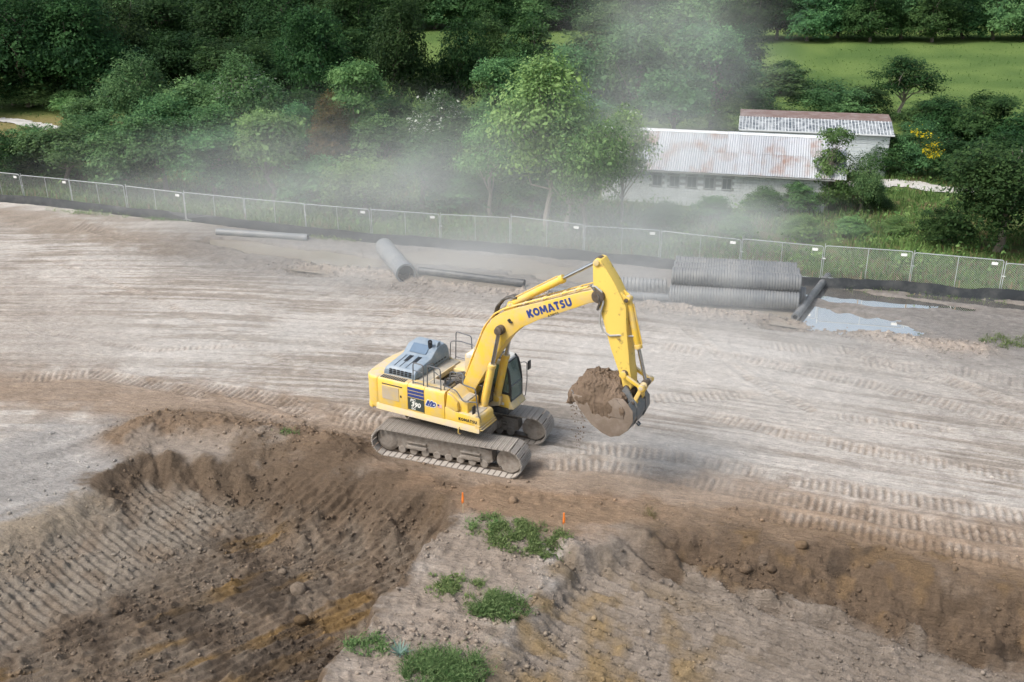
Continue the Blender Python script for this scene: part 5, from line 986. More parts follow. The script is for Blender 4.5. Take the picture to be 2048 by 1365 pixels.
def make_tree(seed, style):
    rng = np.random.default_rng(seed); q = MB(); H = 1.0                    # unit tree: 10 m tall, crown about 8 m wide
    if style == 'broad':   V, F, c, CL = crown(rng, 330, 34, 4.0, 4.0, 5.6, .42, .30)
    elif style == 'dense': V, F, c, CL = crown(rng, 420, 34, 4.1, 4.9, 4.9, .40, .27, shell=.7)
    elif style == 'tall':  V, F, c, CL = crown(rng, 420, 32, 3.9, 5.0, 4.9, .42, .26, shell=.6, droop=.25, lumps=[(0, 0, 4.5, 3.0, 4.4), (1.2, -.6, 7.0, 2.0, 2.8), (-1.5, .3, 5.6, 2.3, 3.0), (.3, -1.6, 3.4, 2.6, 2.8), (2.1, .4, 3.6, 1.9, 2.6), (-1.0, -1.2, 8.0, 1.4, 1.8)])
    elif style == 'vine':  V, F, c, CL = crown(rng, 430, 34, 4.0, 5.0, 4.4, .36, .24, shell=.75, droop=.55, lumps=[(0, 0, 4.2, 3.6, 4.0), (.4, 0, 7.3, 2.0, 2.6), (-2.0, -.5, 4.8, 2.2, 3.0), (2.2, -.4, 4.2, 2.0, 3.2), (.2, -2.0, 3.2, 2.2, 2.8)])
    elif style == 'open':  V, F, c, CL = crown(rng, 230, 36, 4.2, 3.8, 6.6, .50, .26, shell=.25, lumps=[(0, 0, 7.6, 2.6, 2.3), (-2.0, .2, 6.4, 1.9, 1.7), (2.0, -.4, 6.6, 2.0, 1.8), (.6, 1.0, 5.2, 2.2, 1.4), (-1.1, -1.2, 4.8, 1.7, 1.3), (2.6, .2, 4.6, 1.3, 1.1), (-.2, -.4, 9.0, 1.5, 1.0)])
    elif style == 'cone':  V, F, c, CL = crown(rng, 380, 34, 3.6, 5, 4.5, .34, .24, shell=.7, lumps=[(0, 0, 2.4, 3.8, 2.6), (0, 0, 4.6, 3.1, 2.8), (.1, 0, 6.6, 2.3, 2.4), (0, 0, 8.3, 1.3, 1.7)])
    elif style == 'spray': V, F, c, CL = crown(rng, 360, 34, 4.2, 4.6, 5.2, .32, .24, shell=.6, droop=1.0)
    elif style == 'layer': V, F, c, CL = crown(rng, 190, 38, 3.6, 4.0, 6, .40, .30, shell=.4, lumps=[(-.4, 0, 9.3, 2.6, .55), (.9, 0, 8.3, 1.9, .6), (0, 0, 6.2, 2.6, 1.6), (-1.3, -.3, 4.6, 2.5, 1.8), (1.6, -.3, 4.3, 2.2, 1.9), (.2, -.5, 2.2, 3.4, 2.0)])
    else:                  V, F, c, CL = crown(rng, 300, 34, 4.4, 4.6, 4.2, .42, .30, shell=.65, lumps=[(0, 0, 3.6, 3.6, 4.6), (2.2, -.4, 3.0, 2.4, 3.6), (-2.2, .1, 3.1, 2.4, 4.0), (.4, -1.8, 2.6, 2.6, 3.4), (-.8, .6, 6.2, 2.4, 2.8), (1.2, .3, 6.6, 1.9, 2.4)])
    top = 7.5 if style in ('open', 'broad', 'layer') else 6.5; lean = rng.normal(0, .35, 2)
    tp = limb(q, (0, 0, -.3), (lean[0], lean[1], top), .26 if style != 'open' else .22, .07, rng, 6, .05)
    pick = rng.permutation(len(CL))[: 26 if style in ('open', 'layer', 'spray') else 14]
    for i in pick:
        k = rng.integers(2, 6); limb(q, tp[k], CL[i], .07, .015, rng, 4, .14)
    return (V, F, c), q
PROTO = {}
def proto(style, v, leafm):
    key = (style, v, leafm.name)
    if key not in PROTO:
        kk = (style, v)
        if kk not in PROTO:
            PROTO[kk] = make_tree(hash_seed(style) + v * 17, style); q = PROTO[kk][1]; PROTO[kk] = (PROTO[kk][0], mesh_of('trunk', q.v, q.f, PBARK if style in ('open', 'layer') else BARK, smooth=True))
        V, F, c = PROTO[kk][0]; PROTO[key] = np_mesh('crown', V, F, leafm, c)
    return PROTO[key], PROTO[(style, v)][1]
def hash_seed(s): return sum(ord(ch) * (i + 3) for i, ch in enumerate(s))
def tree(u, vb, vt, wpx, style, var, leafm, label, cat='tree', grp=None, name=None, z=None, blossom=None):
    x, y = G(u, vb); h = height_for(x, y, vt) ; zb = z1(x, y) if z is None else z; zb -= .07 * h if (grp or '').startswith('far wood') else 0; w = wpx * depth(x, y, 2) / CAM_F
    cme, tme = proto(style, var, leafm); e = empty(name or 'broadleaf_tree', (x, y, zb), random.uniform(0, 6.28)); e.scale = (w / 8.6, w / 8.6, (h - zb) / 10.0)
    obj('trunk', tme, e); obj('crown', cme, e)
    if blossom:
        bm, nb_, seed = blossom[:3]; rng = np.random.default_rng(seed); V0 = PROTO[(style, var)][0][0].reshape(-1, 4, 3).mean(1); pk = V0[rng.random(len(V0)) < .9]; cen = pk[rng.integers(0, len(pk), 9)]
        if len(blossom) > 3:
            a_ = -math.pi / 2 - e.rotation_euler[2]; cen = np.array([[math.cos(a_) * r2 + math.sin(a_) * t2, math.sin(a_) * r2 - math.cos(a_) * t2, z2] for r2, t2, z2 in ((2.5, 1.2, 8.6), (3.2, 1.0, 7.2), (3.6, .2, 6.0), (3.6, -.8, 5.0), (2.6, 1.8, 7.8), (3.6, -1.4, 5.6))])
        d = np.min(np.linalg.norm(pk[:, None] - cen[None], axis=2), axis=1); pk = pk[d < 1.5]; pk = pk[rng.permutation(len(pk))[:nb_]] * np.array([1.05, 1.05, 1.02]); V, F = leaves(pk, np.tile([0, -.3, 1.], (len(pk), 1)), .26, rng); v = np.repeat(rng.random(len(pk)), 4)
        obj('blossom', np_mesh('blossom', V, F, bm, np.stack([v] * 3, 1)), e)
    return tag(e, label, cat, grp)
D, MI, LI = LF_DARK, LF_MID, LF_LIGHT
FR = 'trees and shrubs behind the fence'
tree(25, 372, 250, 150, 'bush', 0, D, 'dark bush at the far left end of the fence', 'bush', FR, 'bush')
tree(140, 380, 225, 190, 'broad', 0, MI, 'leafy tree behind the second fence panel from the left', 'tree', FR)
tree(255, 388, 235, 170, 'bush', 1, MI, 'rounded bush behind the fence, below the vine mound', 'bush', FR, 'bush')
tree(335, 392, 205, 190, 'broad', 1, MI, 'leafy tree with thin stems behind the third fence panel', 'tree', FR)
tree(430, 398, 240, 180, 'dense', 0, MI, 'dense rounded tree behind the fourth fence panel', 'tree', FR)
tree(545, 405, 195, 210, 'broad', 2, LI, 'broad mid-green tree left of the cone-shaped rusty shrub', 'tree', FR)
tree(640, 415, 300, 160, 'bush', 0, MI, 'low bush behind the fence above the wide smooth pipe', 'bush', FR, 'bush')
tree(668, 345, 180, 120, 'cone', 0, LF_RUST, 'cone-shaped shrub with rusty brown leaf tips', 'shrub', FR, 'conical_shrub')
tree(735, 432, 270, 200, 'spray', 0, LI, 'drooping yellow-green shrub right of the low fence bush', 'shrub', FR, 'drooping_shrub')
tree(850, 425, 245, 190, 'spray', 1, MI, 'drooping green tree left of the slim bare-trunked tree', 'tree', FR)
tree(875, 335, 172, 165, 'vine', 0, MI, 'shrub covered in cream blossom above the drooping tree', 'shrub', FR, 'flowering_shrub', blossom=(LF_PALE, 900, 5))
tree(985, 438, 225, 190, 'open', 0, LI, 'slim tree with crooked pale trunk just left of the boom top', 'tree', FR)
tree(1090, 462, 115, 260, 'open', 1, LI, 'tallest open-crowned tree with a leaning pale trunk by the fence', 'tree', FR)
tree(1135, 470, 215, 210, 'open', 2, MI, 'open-crowned tree between the leaning trunk and the barn', 'tree', FR)
tree(1165, 480, 175, 190, 'spray', 2, LI, 'loose tree whose crown hides the left end of the barn', 'tree', FR)
tree(1240, 452, 215, 150, 'open', 3, LI, 'slender tree with white blossom overlapping the barn roof', 'tree', FR, blossom=(LF_PALE, 260, 9))
tree(1060, 430, 300, 170, 'bush', 1, MI, 'shady bush under the tallest open-crowned tree', 'bush', FR, 'bush')
tree(930, 425, 330, 150, 'bush', 0, MI, 'shady bush beneath the slim bare-trunked tree', 'bush', FR, 'bush')
MD = 'trees between the fence row and the field'
tree(285, 300, 88, 170, 'vine', 1, MI, 'pyramid-shaped vine-covered tree at upper left', 'tree', MD)
tree(395, 300, 125, 160, 'broad', 0, MI, 'tree between the vine pyramid and the pale-leaved vine tree', 'tree', MD)
tree(500, 305, 92, 190, 'vine', 2, MI, 'vine-draped tree with pale leaf sprays in the middle left', 'tree', MD, blossom=(LF_PALE, 700, 3))
tree(590, 330, 190, 130, 'bush', 1, MI, 'low shrub left of the cone-shaped rusty shrub top', 'bush', MD, 'bush')
tree(180, 310, 180, 120, 'bush', 0, MI, 'bush at the edge of the dry clearing', 'bush', MD, 'bush')
tree(715, 285, 98, 165, 'broad', 1, LI, 'round light green tree in front of the dark wood', 'tree', MD)
tree(800, 260, -30, 165, 'tall', 0, D, 'tall dark vine-hung tree right of the small meadow gap', 'tree', MD)
tree(925, 245, 25, 140, 'tall', 1, D, 'tall dark tree with a narrow crown, right of the vine-hung one', 'tree', MD)
tree(1010, 270, 95, 150, 'dense', 0, MI, 'rounded tree behind the tallest open-crowned tree', 'tree', MD)
tree(640, 240, 0, 170, 'tall', 1, D, 'tall dark tree left of the small meadow gap', 'tree', MD)
tree(1150, 275, 55, 190, 'dense', 1, MI, 'dusty rounded tree left of the dust column', 'tree', MD)
tree(1275, 285, 10, 230, 'dense', 0, MI, 'large rounded tree inside the rising dust column', 'tree', MD)
tree(1060, 205, 15, 150, 'bush', 0, D, 'dark tree against the meadow behind the tallest open crown', 'tree', MD)
tree(985, 175, 8, 130, 'bush', 1, D, 'dark tree closing the meadow gap left of centre', 'tree', MD)
tree(1205, 195, -15, 190, 'bush', 1, MI, 'tree behind the dust column, left side', 'tree', MD)
tree(1355, 195, -25, 200, 'bush', 0, MI, 'tree behind the dust column, right side', 'tree', MD)
tree(1465, 190, 30, 150, 'bush', 1, D, 'dark tree at the left corner of the open field', 'tree', MD)
tree(1345, 300, 110, 190, 'dense', 1, MI, 'tree just behind the left end of the barn ridge', 'tree', MD)
tree(1425, 270, 15, 210, 'dense', 0, MI, 'big rounded tree left of the open field', 'tree', MD)
tree(1455, 275, 185, 130, 'bush', 1, LI, 'light green bush beside the left gable of the shed', 'bush', MD, 'bush')
BH = 'trees along the field edge'
tree(1545, 235, 118, 150, 'broad', 2, MI, 'tree behind the left end of the shed roof', 'tree', BH)
tree(1640, 238, 135, 170, 'spray', 0, MI, 'spreading tree behind the middle of the shed roof', 'tree', BH)
tree(1725, 240, 165, 130, 'bush', 0, D, 'low dark bush behind the right end of the shed roof', 'bush', BH, 'bush')
tree(1800, 235, 112, 170, 'open', 2, D, 'dark irregular tree standing up against the field', 'tree', BH)
tree(1560, 190, 112, 100, 'bush', 1, D, 'small dark bush at the field edge left of the spreading tree', 'bush', BH, 'bush')
tree(1885, 300, 180, 150, 'bush', 1, D, 'dark bush right of the yellow-flowering one, against the field', 'bush', BH, 'bush')
tree(1955, 310, 170, 150, 'dense', 0, D, 'dark tree top right of the yellow blossom', 'tree', BH)
tree(2045, 330, 205, 170, 'bush', 0, D, 'dark bush at the right edge below the field', 'bush', BH, 'bush')
RT = 'trees and bushes right of the barn'
tree(1775, 352, 255, 120, 'bush', 0, D, 'dark bush against the siding of the shed', 'bush', RT, 'bush')
tree(1830, 356, 225, 110, 'bush', 1, MI, 'bush crowned with bright yellow blossom', 'bush', RT, 'flowering_bush', blossom=(LF_YEL, 1500, 4, 1))
tree(1905, 362, 270, 150, 'bush', 0, D, 'dark bush behind the big drooping tree', 'bush', RT, 'bush')
tree(1990, 505, 240, 290, 'spray', 1, D, 'big dark drooping tree at the right edge by the fence', 'tree', RT)
tree(2090, 500, 300, 240, 'vine', 0, D, 'dark vine-hung tree cut off by the right edge', 'tree', RT)
tree(1885, 490, 410, 130, 'bush', 1, D, 'low dark bush at the foot of the big drooping tree', 'bush', RT, 'bush')
tree(1655, 425, 258, 125, 'layer', 0, LI, 'slender tree with flat leafy top before the barn gable', 'tree', RT)
tree(1718, 428, 300, 100, 'vine', 1, MI, 'vine-covered bush at the barn corner', 'bush', RT, 'bush')
tree(1525, 432, 368, 95, 'bush', 0, MI, 'small bush against the white block wall', 'bush', RT, 'bush')
tree(1595, 430, 355, 90, 'bush', 1, MI, 'bush between the slender tree and the block wall', 'bush', RT, 'bush')
tree(1750, 425, 385, 80, 'bush', 1, D, 'small dark shrub right of the vine-covered corner bush', 'bush', RT, 'bush')
for (u, vb, vt, w, vr, lab) in ((1470, 478, 425, 80, 0, 'weedy green bush behind the fence above the pipe stack'), (1600, 480, 425, 90, 1, 'yellow-green bush in the weeds below the barn'), (1700, 475, 430, 80, 0, 'round green bush in the weeds right of the barn tree'), (1790, 470, 430, 70, 1, 'small bush in the rough grass beside the gravel lane'), (1420, 440, 385, 90, 1, 'pale bush in the dust below the barn windows'), (1330, 455, 400, 100, 0, 'dusty bush below the left end of the barn')):
    tree(u, vb, vt, w, 'bush', vr, LI, lab, 'bush', 'bushes in the weeds', 'bush')
TH = 'thicket bushes between the trees'
for (u, vb, vt, w, m_, lab) in ((80, 330, 240, 140, MI, 'bush behind the far left end of the fence, before the clearing'), (220, 340, 205, 150, MI, 'bush behind the leafy tree of the second fence panel'), (330, 330, 170, 150, MI, 'thicket bush right below the vine pyramid'), (440, 345, 190, 150, MI, 'thicket bush below the pale-leaved vine tree'), (540, 350, 200, 140, LI, 'thicket bush right of the pale-leaved vine tree'), (610, 300, 165, 130, D, 'dark bush left above the rusty cone shrub'), (760, 345, 215, 150, MI, 'thicket bush below the round light green tree'), (790, 300, 170, 130, D, 'dark bush at the foot of the tall vine-hung tree'), (960, 330, 190, 150, MI, 'thicket bush right of the cream blossom'), (1000, 380, 235, 160, LI, 'leafy bush between the slim tree and the tallest one'), (1120, 370, 230, 170, MI, 'leafy bush behind the trunk of the tallest tree'), (1210, 370, 240, 150, MI, 'leafy bush left of the barn'), (1180, 320, 170, 170, MI, 'dusty bush behind the fence trees, left of the barn ridge'), (880, 240, 110, 130, D, 'dark bush between the two tall narrow trees'), (1080, 240, 110, 150, MI, 'bush behind the crown of the tallest open tree'), (700, 330, 240, 110, D, 'dark bush right of the rusty cone shrub'), (90, 360, 290, 150, MI, 'low bush close behind the second fence panel'), (420, 270, 130, 140, D, 'dark bush behind the pale-leaved vine tree'), (555, 240, 120, 140, D, 'dark bush below the dense wood, left of the light tree'), (660, 240, 150, 120, D, 'dark bush behind the round light green tree'), (1690, 245, 170, 130, MI, 'bush filling the gap behind the shed roof'), (1500, 250, 165, 120, MI, 'bush above the left gable of the shed'), (1850, 265, 190, 130, D, 'dark bush below the irregular tree at the field edge'), (2000, 380, 255, 160, D, 'dark bush behind the drooping tree at the right'), (1940, 300, 215, 140, MI, 'green bush above the drooping tree at the right')):
    tree(u, vb, vt, w, 'bush', random.randint(0, 1), m_, lab, 'bush', TH, 'bush')
WD = 'dark wood behind'
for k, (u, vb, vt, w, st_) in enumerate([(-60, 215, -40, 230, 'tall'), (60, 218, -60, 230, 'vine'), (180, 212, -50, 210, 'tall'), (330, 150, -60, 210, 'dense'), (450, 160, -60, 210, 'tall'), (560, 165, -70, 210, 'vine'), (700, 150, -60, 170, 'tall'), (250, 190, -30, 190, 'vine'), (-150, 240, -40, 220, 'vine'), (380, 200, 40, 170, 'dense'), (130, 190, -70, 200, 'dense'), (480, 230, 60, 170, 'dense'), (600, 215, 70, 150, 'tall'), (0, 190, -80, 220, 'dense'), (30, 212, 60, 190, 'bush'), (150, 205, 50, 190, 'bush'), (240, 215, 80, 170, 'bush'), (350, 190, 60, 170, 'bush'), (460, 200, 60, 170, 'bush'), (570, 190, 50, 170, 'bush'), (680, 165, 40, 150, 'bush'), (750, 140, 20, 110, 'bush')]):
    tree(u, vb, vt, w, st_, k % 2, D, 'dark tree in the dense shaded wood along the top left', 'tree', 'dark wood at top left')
for k in range(36):
    u = -60 + k * 62; vb = 60 + (22 if u > 1480 else 0) + random.uniform(-5, 5); front = u > 620
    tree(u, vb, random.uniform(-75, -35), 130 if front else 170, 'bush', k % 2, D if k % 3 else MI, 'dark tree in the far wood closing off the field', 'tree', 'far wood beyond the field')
for k in range(24):
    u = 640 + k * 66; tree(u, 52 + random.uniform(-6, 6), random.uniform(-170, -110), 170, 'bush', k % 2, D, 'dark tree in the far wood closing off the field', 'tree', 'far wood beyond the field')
for (u, vb, vt, w, lab) in ((70, 215, 150, 150, 'low weedy mound of shrubs at the far left clearing'), (150, 225, 175, 110, 'small shrub at the right of the far left clearing'), (620, 175, 105, 120, 'yellow-green thicket below the dark wood, middle left'), (330, 120, 50, 170, 'yellow-green thicket in front of the dark wood, left')):
    tree(u, vb, vt, w, 'bush', 0, LI, lab, 'shrub', 'shrubs at the clearing', 'shrub')

# ------------------------------------------------------------------ ground cover
def blades(P, h, w, rng, m, name, lab, spread=.35, leafy=0):
    n = len(P); a = rng.uniform(0, 6.28, n); hh = h * rng.uniform(.5, 1.4, n); d = np.stack([np.cos(a), np.sin(a), np.zeros(n)], 1); t = rng.normal(0, spread, (n, 2)) * hh[:, None]
    tip = P + np.stack([t[:, 0], t[:, 1], hh], 1); mid = P + np.stack([t[:, 0] * .3, t[:, 1] * .3, hh * .55], 1); ww = (w * rng.uniform(.6, 1.4, n))[:, None]
    V = np.stack([P - d * ww, P + d * ww, mid + d * ww * .8, tip, mid - d * ww * .8], 1).reshape(-1, 3); i = np.arange(n)[:, None] * 5
    F = np.concatenate([i + np.array([[0, 1, 2, 4]]), i + np.array([[4, 2, 3, 3]])]); F3 = np.concatenate([i + np.array([[0, 1, 2]]), i + np.array([[0, 2, 4]]), i + np.array([[4, 2, 3]])])
    v = np.repeat(rng.random(n), 5)
    if leafy:
        k = rng.permutation(n)[:int(n * leafy)]; LV, LF_ = leaves(P[k] + np.stack([t[k, 0] * .5, t[k, 1] * .5, hh[k] * rng.uniform(.15, .9, len(k))], 1), np.tile([0, -.2, 1.], (len(k), 1)), .075, rng, 0, 2.2); o0 = len(V); V = np.concatenate([V, LV]); F3 = np.concatenate([F3, o0 + LF_[:, [0, 1, 2]], o0 + LF_[:, [0, 2, 3]]]); v = np.concatenate([v, np.repeat(rng.random(len(k)), 4)])
    return kind(obj(name, np_mesh(name, V, F3, m, np.stack([v] * 3, 1))), 'stuff', lab)
rng = np.random.default_rng(77)
n = 90000; xs, ys = rng.uniform(-38, 40, n), rng.uniform(50, 84, n); ok = seg_dist(xs, ys, SILT); b_ = np.where(ok[2] > 0, ok[0], -ok[0]); keep = (b_ > .7) & (fbm(xs * .5, ys * .5, 501, 3) > .36)
lc = np.abs((xs - G(1800, 372)[0])) * 0; xs, ys = xs[keep], ys[keep]
def in_barn(x, y):
    dx, dy = x - E2.x, y - E2.y; a = dx * math.cos(BA) + dy * math.sin(BA); b = -dx * math.sin(BA) + dy * math.cos(BA); return (a > -BL) & (a < .3) & (b > .3) & (b < 12)
k_ = ~in_barn(xs, ys); p0, p1 = np.array(G(1690, 372)), np.array(G(2200, 398)); q_, _, _ = seg_dist(xs, ys, np.array([p0, p1])); k_ &= q_ > 1.3; xs, ys = xs[k_], ys[k_]
zz = zat(xs, ys); P = np.stack([xs, ys, zz], 1); half = len(P) * 3 // 4
blades(P[:half], .42, .03, rng, LF_WEED, 'weeds', 'tall green weeds between the fence and the trees', .45)
dry = P[half:]; blades(dry[fbm(dry[:, 0] * .3, dry[:, 1] * .3, 505, 2) > .45], .38, .025, rng, LF_DRY, 'dry_grass', 'dry straw-coloured grass among the weeds', .5)
n = 60000; cx = rng.uniform(-38, 40, n); cy2 = rng.uniform(52, 80, n); ok = seg_dist(cx, cy2, SILT); kk = (ok[2] > 0) & (ok[0] > 1.0) & (fbm(cx * .6, cy2 * .6, 511, 3) > .50) & ~in_barn(cx, cy2); cx, cy2 = cx[kk], cy2[kk]; q_, _, _ = seg_dist(cx, cy2, np.array([p0, p1])); cx, cy2 = cx[q_ > 1.5], cy2[q_ > 1.5]
cz = zat(cx, cy2) + rng.random(len(cx)) ** 1.5 * 1.1 * np.clip(fbm(cx * .6, cy2 * .6, 511, 3) * 4 - 1.7, .2, 1.2); V, F = leaves(np.stack([cx, cy2, cz], 1), np.tile([0, -.2, 1.], (len(cx), 1)), .17, rng); v = np.repeat(rng.random(len(cx)), 4)
kind(obj('undergrowth', np_mesh('undergrowth', V, F, LF_WEED, np.stack([v] * 3, 1))), 'stuff', 'leafy undergrowth behind the fence')
n = 14000; xs = rng.uniform(-70, 105, n); ys = rng.uniform(92, 175, n); kk = (np.abs(xs) < ys * .56) & (fbm(xs * .2, ys * .35, 521, 3) > .42); xs, ys = xs[kk], ys[kk]; blades(np.stack([xs, ys, zat(xs, ys)], 1), .18, .05, rng, LF_FIELD, 'meadow_grass', 'long grass of the field behind the barn', .5)
# grass left on the spur and sparse weeds at the silt fence
def patch(u, v, rx, ry, n, lab, h=.28, m=LF_GRASS, rot=0.0, thr=.36):
    x0, y0 = G(u, v); r = rng.random(n) ** .62 * 1.15; a = rng.uniform(0, 6.28, n); ax, ay = r * np.cos(a) * rx, r * np.sin(a) * ry; xs = x0 + ax * math.cos(rot) - ay * math.sin(rot); ys = y0 + ax * math.sin(rot) + ay * math.cos(rot)
    k = (fbm(xs * 3.2, ys * 3.2, 531, 4, .6) + rng.normal(0, .06, n) - .10 * r * r) > thr + .09; xs, ys = xs[k], ys[k]; blades(np.stack([xs, ys, zat(xs, ys)], 1), h * .72, .008, rng, m, 'grass_patch', lab, .9, .8 if m is LF_GRASS else 0)
patch(1035, 1072, 1.6, .85, 8200, 'bright green grass patch at the head of the spur', .22, rot=-.35); patch(962, 1050, .5, .45, 900, 'small grass tuft by the single-ribbon stake', .30)
patch(925, 1180, 1.1, .6, 4200, 'sparse grass strip in the middle of the spur', .22, rot=-.4, thr=.42); patch(1000, 1215, .75, .6, 3400, 'green grass tuft at the right edge of the spur', .32)
patch(735, 1285, .75, .5, 1800, 'grass tuft at the left edge of the spur', .24, rot=-.4, thr=.42); patch(890, 1340, 1.0, .75, 4200, 'thick dark green grass clump at the bottom of the picture', .36, thr=.30)
patch(1300, 1030, .25, .25, 110, 'few stalks of dry grass above the right pit', .3, LF_DRY); patch(575, 885, .5, .2, 160, 'few green weeds on the spoil edge', .15)
for (u, v, rx, n_) in ((180, 428, 3.0, 900), (230, 425, 1.2, 900), (330, 440, 2.2, 500), (660, 480, 2.0, 600), (1850, 590, 3.5, 500), (2040, 690, 1.6, 1500)):
    patch(u, v, rx, .35 if v < 600 else .9, n_, 'sparse weeds at the foot of the silt fence' if v < 600 else 'green weeds at the right edge of the wet ground', .28, rot=-.25)
# spiky rosette
x, y = G(800, 1305); e = empty('agave_plant', (x, y, z1(x, y))); AG = mat('blue_green_succulent', (.10, .17, .14), .6, dirt=(.20, .27, .22), amt=.6)
for k in range(22):
    a = k * 2.4; t = .35 + .5 * (k / 22); d = Vector((math.cos(a) * math.cos(t), math.sin(a) * math.cos(t), math.sin(t))); s = Vector((-math.sin(a), math.cos(a), 0)); L_ = random.uniform(.32, .5); up2 = d.cross(s) * -.02
    q = MB(); q.add([s * -.02, s * .02, d * L_ * .5 + s * .026 + up2, d * L_, d * L_ * .5 - s * .026 + up2], [(0, 1, 2, 4), (4, 2, 3)]); q.build('leaf', AG, e, norm=False)
tag(e, 'small blue-green spiky rosette plant between grass tufts', 'plant')

# ------------------------------------------------------------------ clods and stones
rng = np.random.default_rng(99)
ico = bmesh.new(); bmesh.ops.create_icosphere(ico, subdivisions=1, radius=1); IV = np.array([v.co[:] for v in ico.verts]); IF = np.array([[v.index for v in f.verts] for f in ico.faces]); ico.free()
def clods(xs, ys, sz, name, lab, m=None, sink=.25, col=None):
    n = len(xs); zz, MM = terrain(xs, ys); cc = soil_colour(xs, ys, MM) * rng.uniform(.9, 1.5, (n, 1)); S = sz[:, None, None] * rng.uniform(.7, 1.3, (n, 1, 3)) * (1 + rng.normal(0, .16, (n, len(IV), 1)))
    a = rng.uniform(0, 6.28, n); c, s = np.cos(a)[:, None], np.sin(a)[:, None]; Q = IV[None] * S; V = np.stack([Q[..., 0] * c - Q[..., 1] * s, Q[..., 0] * s + Q[..., 1] * c, Q[..., 2] * .8], -1) + np.stack([xs, ys, zz + sz * (1 - sink * 2) * .6], -1)[:, None]
    F = (IF[None] + (np.arange(n) * len(IV))[:, None, None]).reshape(-1, 3); return kind(obj(name, np_mesh(name, V.reshape(-1, 3), F, SOIL, np.repeat(cc, len(IV), 0), False)), 'stuff', lab)
n = 42000; xs, ys = rng.uniform(-19, 19, n), rng.uniform(20.5, 38, n); zz, MM = terrain(xs, ys); w = np.clip(MM['lump'] * .8 * (.15 + 1.5 * ss(.45, .7, fbm(xs * .8, ys * .8, 541, 3))) + .012 + .25 * ss(.9, 1.2, MM['tL']) * ss(1.6, 1.2, MM['tL']) * MM['iL'] + .25 * ss(.8, 1.1, MM['tR']) * ss(1.7, 1.2, MM['tR']) * MM['iR'], 0, 1); k = (rng.random(n) < w * .8); xs, ys = xs[k], ys[k]
clods(xs, ys, .016 + .055 * rng.random(len(xs)) ** 6 + .014 * rng.random(len(xs)), 'soil_clods', 'loose clods and stones in the pits and on the spoil')
n = 2600; t = rng.random(n) * (len(BERM) - 1.001); i0 = t.astype(int); f = (t - i0)[:, None]; pb_ = BERM[i0] * (1 - f) + BERM[i0 + 1] * f + rng.normal(0, .55, (n, 2)); clods(pb_[:, 0], pb_[:, 1], .022 + .05 * rng.random(n) ** 3, 'mud_clods', 'clods of mud heaped along the ditch edge')
for (u, v, z, s, lab) in ((597, 1190, -1.6, .24, 'largest rounded clod on the slope of the left pit'), (603, 1268, -1.9, .19, 'large flat clod low in the left pit'), (566, 1150, -1.5, .13, 'small pale clod left of the largest one'), (1598, 1122, -.6, .17, 'rounded boulder of soil high on the right pit wall'), (1493, 1135, -.5, .17, 'pale block of soil stacked at the right pit wall'), (1540, 1150, -.7, .15, 'pale lump below the rounded boulder on the right pit wall'), (1025, 1003, 0, .16, 'pale stone lying behind the first grass patch'), (212, 1182, -1.0, .12, 'pale clod on the floor of the left pit')):
    x, y = G(u, v, z); q = IV * (s * np.array([1.15, .95, .8])) * (1 + rng.normal(0, .12, (len(IV), 1))); zc_ = z1(x, y); cc = soil_colour(np.array([x]), np.array([y]), terrain(np.array([x]), np.array([y]))[1]) * 1.15
    bm2 = bmesh.new(); me = np_mesh('clod', q, IF, SOIL); bm2.from_mesh(me); bmesh.ops.subdivide_edges(bm2, edges=bm2.edges[:], cuts=2, smooth=.6, fractal=.25, use_grid_fill=True, seed=int(u)); bm2.to_mesh(me); bm2.free()
    at_ = me.color_attributes.new('col', 'FLOAT_COLOR', 'POINT'); at_.data.foreach_set('color', np.tile(np.r_[cc[0], 1.0], len(me.vertices)).astype(np.float32))
    o = obj('clod', me); o.location = (x, y, zc_ + s * .35); tag(o, lab, 'clod', 'large clods in the pits')
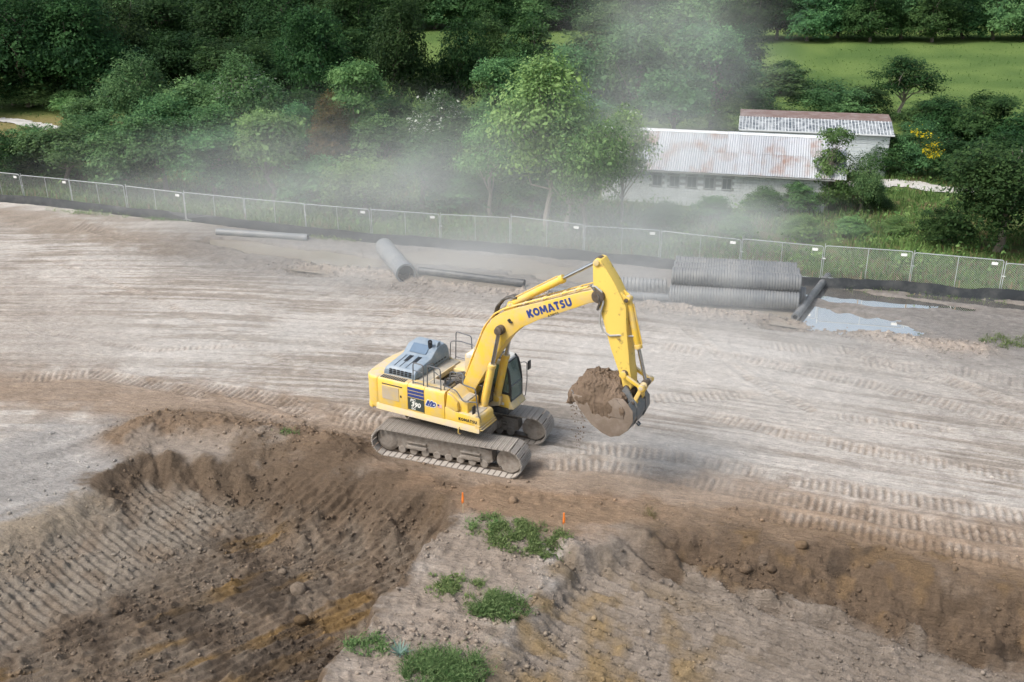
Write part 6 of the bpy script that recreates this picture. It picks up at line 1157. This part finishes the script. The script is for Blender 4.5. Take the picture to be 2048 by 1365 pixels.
# ------------------------------------------------------------------ dust hanging in the air
def dust(c, r, dens, seed, lab, nscale=1.9, contrast=.8):
    me = bpy.data.meshes.new('dust_cloud'); bm = bmesh.new(); bmesh.ops.create_icosphere(bm, subdivisions=3, radius=1.0); bm.to_mesh(me); bm.free()
    m = bpy.data.materials.new('airborne_dust'); m.use_nodes = True; nt = m.node_tree; nt.nodes.clear(); L = nt.links; out = nt.nodes.new('ShaderNodeOutputMaterial')
    pv = nt.nodes.new('ShaderNodeVolumePrincipled'); pv.inputs['Color'].default_value = (.965, .99, 1.0, 1); pv.inputs['Anisotropy'].default_value = 0.0; L.new(pv.outputs[0], out.inputs['Volume'])
    tc = nt.nodes.new('ShaderNodeTexCoord'); ln = nt.nodes.new('ShaderNodeVectorMath'); ln.operation = 'LENGTH'; L.new(tc.outputs['Object'], ln.inputs[0])
    fo = nt.nodes.new('ShaderNodeMapRange'); fo.interpolation_type = 'SMOOTHSTEP'; fo.inputs[1].default_value = 1.0; fo.inputs[2].default_value = .05; fo.inputs[3].default_value = 0; fo.inputs[4].default_value = 1; L.new(ln.outputs['Value'], fo.inputs[0])
    ma = nt.nodes.new('ShaderNodeMapping'); ma.inputs['Location'].default_value = (seed * 3.1, seed * 1.7, seed); L.new(tc.outputs['Object'], ma.inputs[0])
    nz = nt.nodes.new('ShaderNodeTexNoise'); nz.inputs['Scale'].default_value = nscale; nz.inputs['Detail'].default_value = 2.5; L.new(ma.outputs[0], nz.inputs['Vector'])
    mr = nt.nodes.new('ShaderNodeMapRange'); mr.inputs[1].default_value = .5 - .2 * contrast; mr.inputs[2].default_value = .5 + .25 * contrast; mr.inputs[3].default_value = .05; mr.inputs[4].default_value = dens; L.new(nz.outputs['Fac'], mr.inputs[0]); mr.inputs[3].default_value = dens * .12
    mu = nt.nodes.new('ShaderNodeMath'); mu.operation = 'MULTIPLY'; L.new(fo.outputs[0], mu.inputs[0]); L.new(mr.outputs[0], mu.inputs[1]); L.new(mu.outputs[0], pv.inputs['Density'])
    me.materials.append(m); o = obj('dust_cloud', me); o.location = c; o.scale = r; kind(o, 'stuff', lab); return o
DUST = [((10.0, 67, 10.5), (9.5, 6, 9.5), .085, 1, 'tall column of dust rising above the barn'), ((8.5, 62, 4.8), (8.5, 6, 7.0), .095, 2, 'dust column in front of the barn end'), ((10.0, 58.0, 1.2), (13, 7, 3.8), .19, 3, 'dense dust behind the pipe stack'),
        ((.5, 57, 3.0), (15, 7, 7.5), .075, 4, 'dust drifting through the fence trees'), ((-17, 61, 3.0), (18, 8, 5.0), .058, 5, 'thin dust over the left fence row'), ((-8, 60, 4.0), (15, 8, 6.5), .052, 6, 'thin dust over the middle trees'),
        ((-5, 54, .8), (17, 8, 2.6), .13, 7, 'low dust over the wet ditch'), ((8.5, 49.5, 1.0), (8, 6, 2.6), .17, 8, 'low dust around the pipe stack'), ((9, 41, .6), (15, 9, 2.4), .12, 9, 'low dust over the pale ground'), ((6.0, 32.5, .5), (5.5, 5.0, 1.8), .11, 10, 'wisp of dust under the bucket'), ((-12, 44, .3), (14, 7, 1.6), .08, 11, 'low dust over the pale ground left of the excavator')]
for c_, r_2, d_2, sd_2, lab_ in DUST: dust(c_, r_2, d_2, sd_2, lab_)
